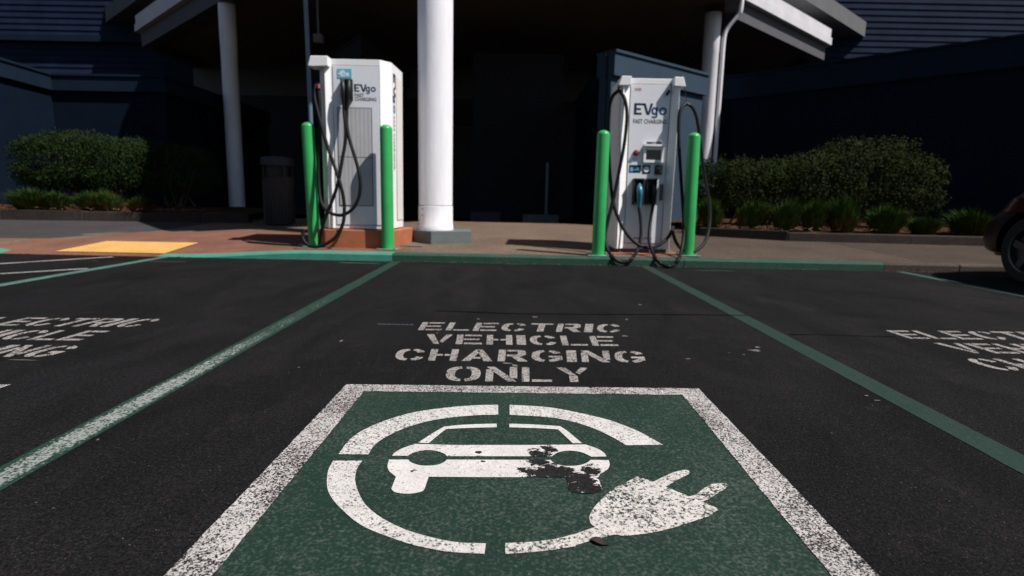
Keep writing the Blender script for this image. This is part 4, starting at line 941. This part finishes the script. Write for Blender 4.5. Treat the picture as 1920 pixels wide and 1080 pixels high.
def tuft(px, pyb, wpx, hpx, label, seed, dry=.12, mat='grass', group='grass tufts in the right planter', Y=None, side='r', flat=False):
    rnd = random.Random(seed); lx_ = rnd.uniform(-.12, .12); hv = rnd.uniform(.85, 1.12); p0 = at(px, pyb, Y); s_ = Y / F; R_ = wpx * s_ / 2; Hh = hpx * s_ * 1.02
    zg = .33 if side == 'r' else .40
    t = thing('grass_tuft', label, 'grass tuft', (p0.x, Y, zg), group); g = MB(); d_ = MB()
    for i in range(1300):
        isdry = rnd.random() < dry; m = d_ if isdry else g
        a = rnd.uniform(0, 6.28); ro = rnd.random() ** .5; lean = ro * R_ * (1.0 if not isdry else 1.15); r0 = ro * R_ * .45
        h = Hh * (1 - .35 * ro * ro) * rnd.uniform(.7, 1.1) * (.6 if isdry else 1)
        b = Vector((p0.x + r0 * math.cos(a), Y + r0 * math.sin(a), zg - .03)); tip = Vector((p0.x + lean * math.cos(a) + lx_ * h * 2 + rnd.uniform(-.03, .03), Y + lean * math.sin(a) - .03, zg + h * hv * rnd.uniform(.75, 1.0)))
        mid = b.lerp(tip, .55) + Vector((0, 0, h * .22)); wd = .0042; sd = Vector((-math.sin(a + rnd.uniform(-1, 1)), math.cos(a + rnd.uniform(-1, 1)), 0)) * wd
        m.add([b - sd, b + sd, mid + sd * .8, tip, mid - sd * .8], [(0, 1, 2, 4), (4, 2, 3)])
    g.build('blades', mat, t); d_.build('dry_blades', 'drygrass', t); return t
LG = 'grass tufts below the left hedge'
tuft(62, 388, 100, 42, 'leftmost grass tuft below the hedge, at the left edge', 11, .06, group=LG, Y=9.98, side='l')
tuft(108, 385, 62, 34, 'grass tuft second from left below the hedge', 12, .08, group=LG, Y=10.0, side='l')
tuft(170, 388, 62, 34, 'middle grass tuft below the hedge, beside dry straw', 13, .12, group=LG, Y=9.98, side='l')
tuft(207, 386, 66, 38, 'grass tuft turning tan on its right side below the hedge', 14, .35, group=LG, Y=10.0, side='l')
tuft(262, 388, 60, 34, 'browned grass tuft at the right end of the hedge', 15, .55, group=LG, Y=10.0, side='l')
tuft(1335, 418, 60, 58, 'grass tuft directly right of the rightmost bollard', 21, .1, Y=9.75)
tuft(1405, 424, 76, 66, 'upright grass tuft second from the rightmost bollard', 22, .12, Y=9.4)
tuft(1470, 430, 70, 56, 'grass tuft above the joint where the planter kerb turns', 23, .05, Y=9.15)
tuft(1522, 431, 62, 58, 'grass tuft with a dark hollow left of centre in the right planter row', 24, .05, Y=9.1)
tuft(1578, 432, 76, 64, 'grass tuft with tan blades at its right foot, below the tallest shrub', 25, .16, Y=9.05)
tuft(1658, 433, 92, 62, 'broad grass tuft under the right end of the tallest shrub', 26, .06, Y=9.0)
tuft(1730, 434, 74, 32, 'lowest pale green grass tuft in the right planter', 27, .15, Y=8.95)
tuft(1820, 432, 110, 58, 'wide grass tuft next to the parked car', 28, .14, Y=9.0)

# ================================================================ PARKED CAR
tcar = thing('parked_car', 'maroon car backed up to the kerb, cut by the right edge', 'car', (5.85, 4.0, 0))
secs = [  # y, half width, z bottom, shoulder z, shoulder width factor, top z, top width
 (6.13, .58, .34, .47, .95, .52, .50), (6.09, .74, .26, .50, .97, .60, .60), (6.00, .83, .23, .55, .98, .70, .66), (5.88, .875, .22, .60, .99, .82, .68), (5.72, .895, .22, .64, 1.0, .96, .66),
 (5.50, .90, .21, .67, 1.0, 1.16, .62), (5.1, .90, .20, .70, 1.0, 1.40, .60), (4.4, .90, .20, .70, 1.0, 1.48, .60), (3.6, .90, .20, .70, 1.0, 1.44, .60), (3.0, .90, .20, .70, 1.0, 1.22, .62), (2.6, .90, .20, .68, 1.0, .98, .70), (2.0, .88, .21, .64, .99, .88, .66), (1.7, .80, .24, .58, .97, .76, .58), (1.6, .62, .32, .52, .95, .64, .48)]
m_ = MB(); vs = []; fs = []
for (y, wd, zb_, zs, sf, zt_, tw) in secs:
    half = [(wd * .82, zb_), (wd * .97, zb_ + .06), (wd, (zb_ + zs) / 2), (wd * sf, zs), (wd * sf * .965, zs + .12 * min(1, (zt_ - zs))), ((wd * sf * .93 + tw) / 2 * 1.0, zs + (zt_ - zs) * .55), (tw * 1.02, zs + (zt_ - zs) * .90), (tw * .86, zt_ - .012), (tw * .45, zt_)]
    ringp = [(-x, z) for x, z in half] + [(x, z) for x, z in half[::-1]]
    vs += [(5.85 + x, y, z) for x, z in ringp]
k = 18
for i in range(len(secs) - 1):
    for j in range(k): a = i * k + j; b = i * k + (j + 1) % k; fs.append((a, b, b + k, a + k))
fs.append(tuple(range(k))[::-1]); fs.append(tuple((len(secs) - 1) * k + j for j in range(k)))
m_.add(vs, fs); m_.smooth = True
body = m_.build('car_body', 'maroon', tcar)
b2 = bmesh.new(); b2.from_mesh(body.data); bmesh.ops.recalc_face_normals(b2, faces=b2.faces); b2.to_mesh(body.data); b2.free()
ss = body.modifiers.new('s', 'SUBSURF'); ss.levels = 2; ss.render_levels = 2
cut = MB()
for wy in (5.38, 2.55):
    for sx in (-1, 1):
        x0 = 5.85 + sx * .62; x1 = 5.85 + sx * 1.1; cut.tube([(min(x0, x1), wy, .32), (max(x0, x1), wy, .32)], .385, 40)
cuto = cut.build('cut', 'black', None)
bo = body.modifiers.new('b', 'BOOLEAN'); bo.object = cuto; bo.operation = 'DIFFERENCE'; bo.solver = 'EXACT'
body.location = (0, 0, 0); bpy.context.view_layer.update()
dg = bpy.context.evaluated_depsgraph_get(); nm = bpy.data.meshes.new_from_object(body.evaluated_get(dg)); body.modifiers.clear(); body.data = nm
nm.materials.clear(); nm.materials.append(M['maroon'])
for p in nm.polygons: p.use_smooth = True; p.material_index = 0
try: nm.set_sharp_from_angle(angle=rad(35))
except Exception: pass
bpy.data.objects.remove(cuto)
def wheel(x, y, sx):
    w_ = thing_part = MB(); w_.tube([(x, y, .32), (x + .05 * -sx, y, .32), (x + .19 * -sx, y, .32)], [.32, .325, .32], 36)
    tyre = MB(); n = 40
    prof = [(0.215, .012), (.25, 0), (.30, .0), (.322, .02), (.325, .1), (.322, .18), (.30, .2), (.215, .19)]
    vs = []; fs = []
    for i in range(n):
        a = 2 * PI * i / n
        for r, d in prof: vs.append((x - sx * d, y + r * math.cos(a), .325 + r * math.sin(a)))
    q_ = len(prof)
    for i in range(n):
        for j in range(q_): fs.append((i * q_ + j, i * q_ + (j + 1) % q_, ((i + 1) % n) * q_ + (j + 1) % q_, ((i + 1) % n) * q_ + j))
    hub = bpy.data.objects.new('wheel', bpy.data.meshes.new('wheel')); 
    tyre.add(vs, fs); tyre.smooth = True; ty = tyre.build('wheel', 'tyre', tcar); WLOC[ty.name] = WLOC[tcar.name]
    b3 = bmesh.new(); b3.from_mesh(ty.data); bmesh.ops.recalc_face_normals(b3, faces=b3.faces); b3.to_mesh(ty.data); b3.free()
    r_ = MB(); r_.tube([(x - sx * .06, y, .325), (x - sx * .16, y, .325)], .21, 36); 
    for s5 in range(5):
        a = 2 * PI * s5 / 5 + .3; d = Vector((0, math.cos(a), math.sin(a))); e = Vector((0, -math.sin(a), math.cos(a))); c = Vector((x - sx * .02, y, .325)); bk_ = Vector((-sx * .045, 0, 0))
        pts = [c + d * .03 + e * .03, c + d * .212 + e * .035, c + d * .212 - e * .035, c + d * .03 - e * .03]
        r_.add(pts + [p + bk_ for p in pts], [(0, 1, 2, 3), (0, 4, 5, 1), (1, 5, 6, 2), (2, 6, 7, 3), (3, 7, 4, 0)])
    n = 36; vs = []; fs = []
    for i in range(n):
        a = 2 * PI * i / n
        for r, d in ((.218, .0), (.205, .005), (.205, .06)): vs.append((x - sx * d, y + r * math.cos(a), .325 + r * math.sin(a)))
    for i in range(n):
        for j in range(2): fs.append((i * 3 + j, i * 3 + j + 1, ((i + 1) % n) * 3 + j + 1, ((i + 1) % n) * 3 + j))
    r_.add(vs, fs); rr = r_.build('rim', 'rim', ty)
for wy in (5.38, 2.55):
    for sx in (-1, 1): wheel(5.85 + sx * .885, wy, sx)
# glass, lamp, bumper trim, mirror
for sx in (-1, 1):
    g = MB(); X0 = 5.85
    pts = [(sx * .885, 2.9, .90), (sx * .885, 5.0, .93), (sx * .845, 5.35, .98), (sx * .64, 5.0, 1.38), (sx * .63, 3.55, 1.38)]
    g.add([(X0 + a, b, c) for a, b, c in pts], [(0, 1, 2, 3, 4)]); g.add([(X0 + a - sx * .03, b, c) for a, b, c in pts], [(4, 3, 2, 1, 0)]); g.build('window', 'glass', tcar)
    l_ = MB(); L = [(.885, 5.38), (.88, 5.56), (.86, 5.70), (.80, 5.82)]
    vs = []
    for (a, b) in L: vs += [(X0 + sx * (a + .012), b + .012, .68), (X0 + sx * (a - .05), b - .02, .82)]
    fs = [(0, 2, 3, 1), (2, 4, 5, 3), (4, 6, 7, 5)]
    l_.add(vs, fs); l_.smooth = True; l_.build('tail_light', 'lens', tcar)
g = MB(); g.add([(5.25, 5.50, 1.21), (6.45, 5.50, 1.21), (6.4, 5.22, 1.40), (5.3, 5.22, 1.40)], [(0, 1, 2, 3)]); g.build('rear_window', 'glass', tcar)
MB().box(5.25, 6.45, 6.02, 6.10, .22, .32).build('bumper_trim', 'black', tcar, bevel=.02)
m_ = MB(); m_.box(4.72, 4.93, 3.25, 3.42, .92, 1.06); m_.build('side_mirror', 'maroon', tcar, bevel=.03)

tcar.location.x += CARX
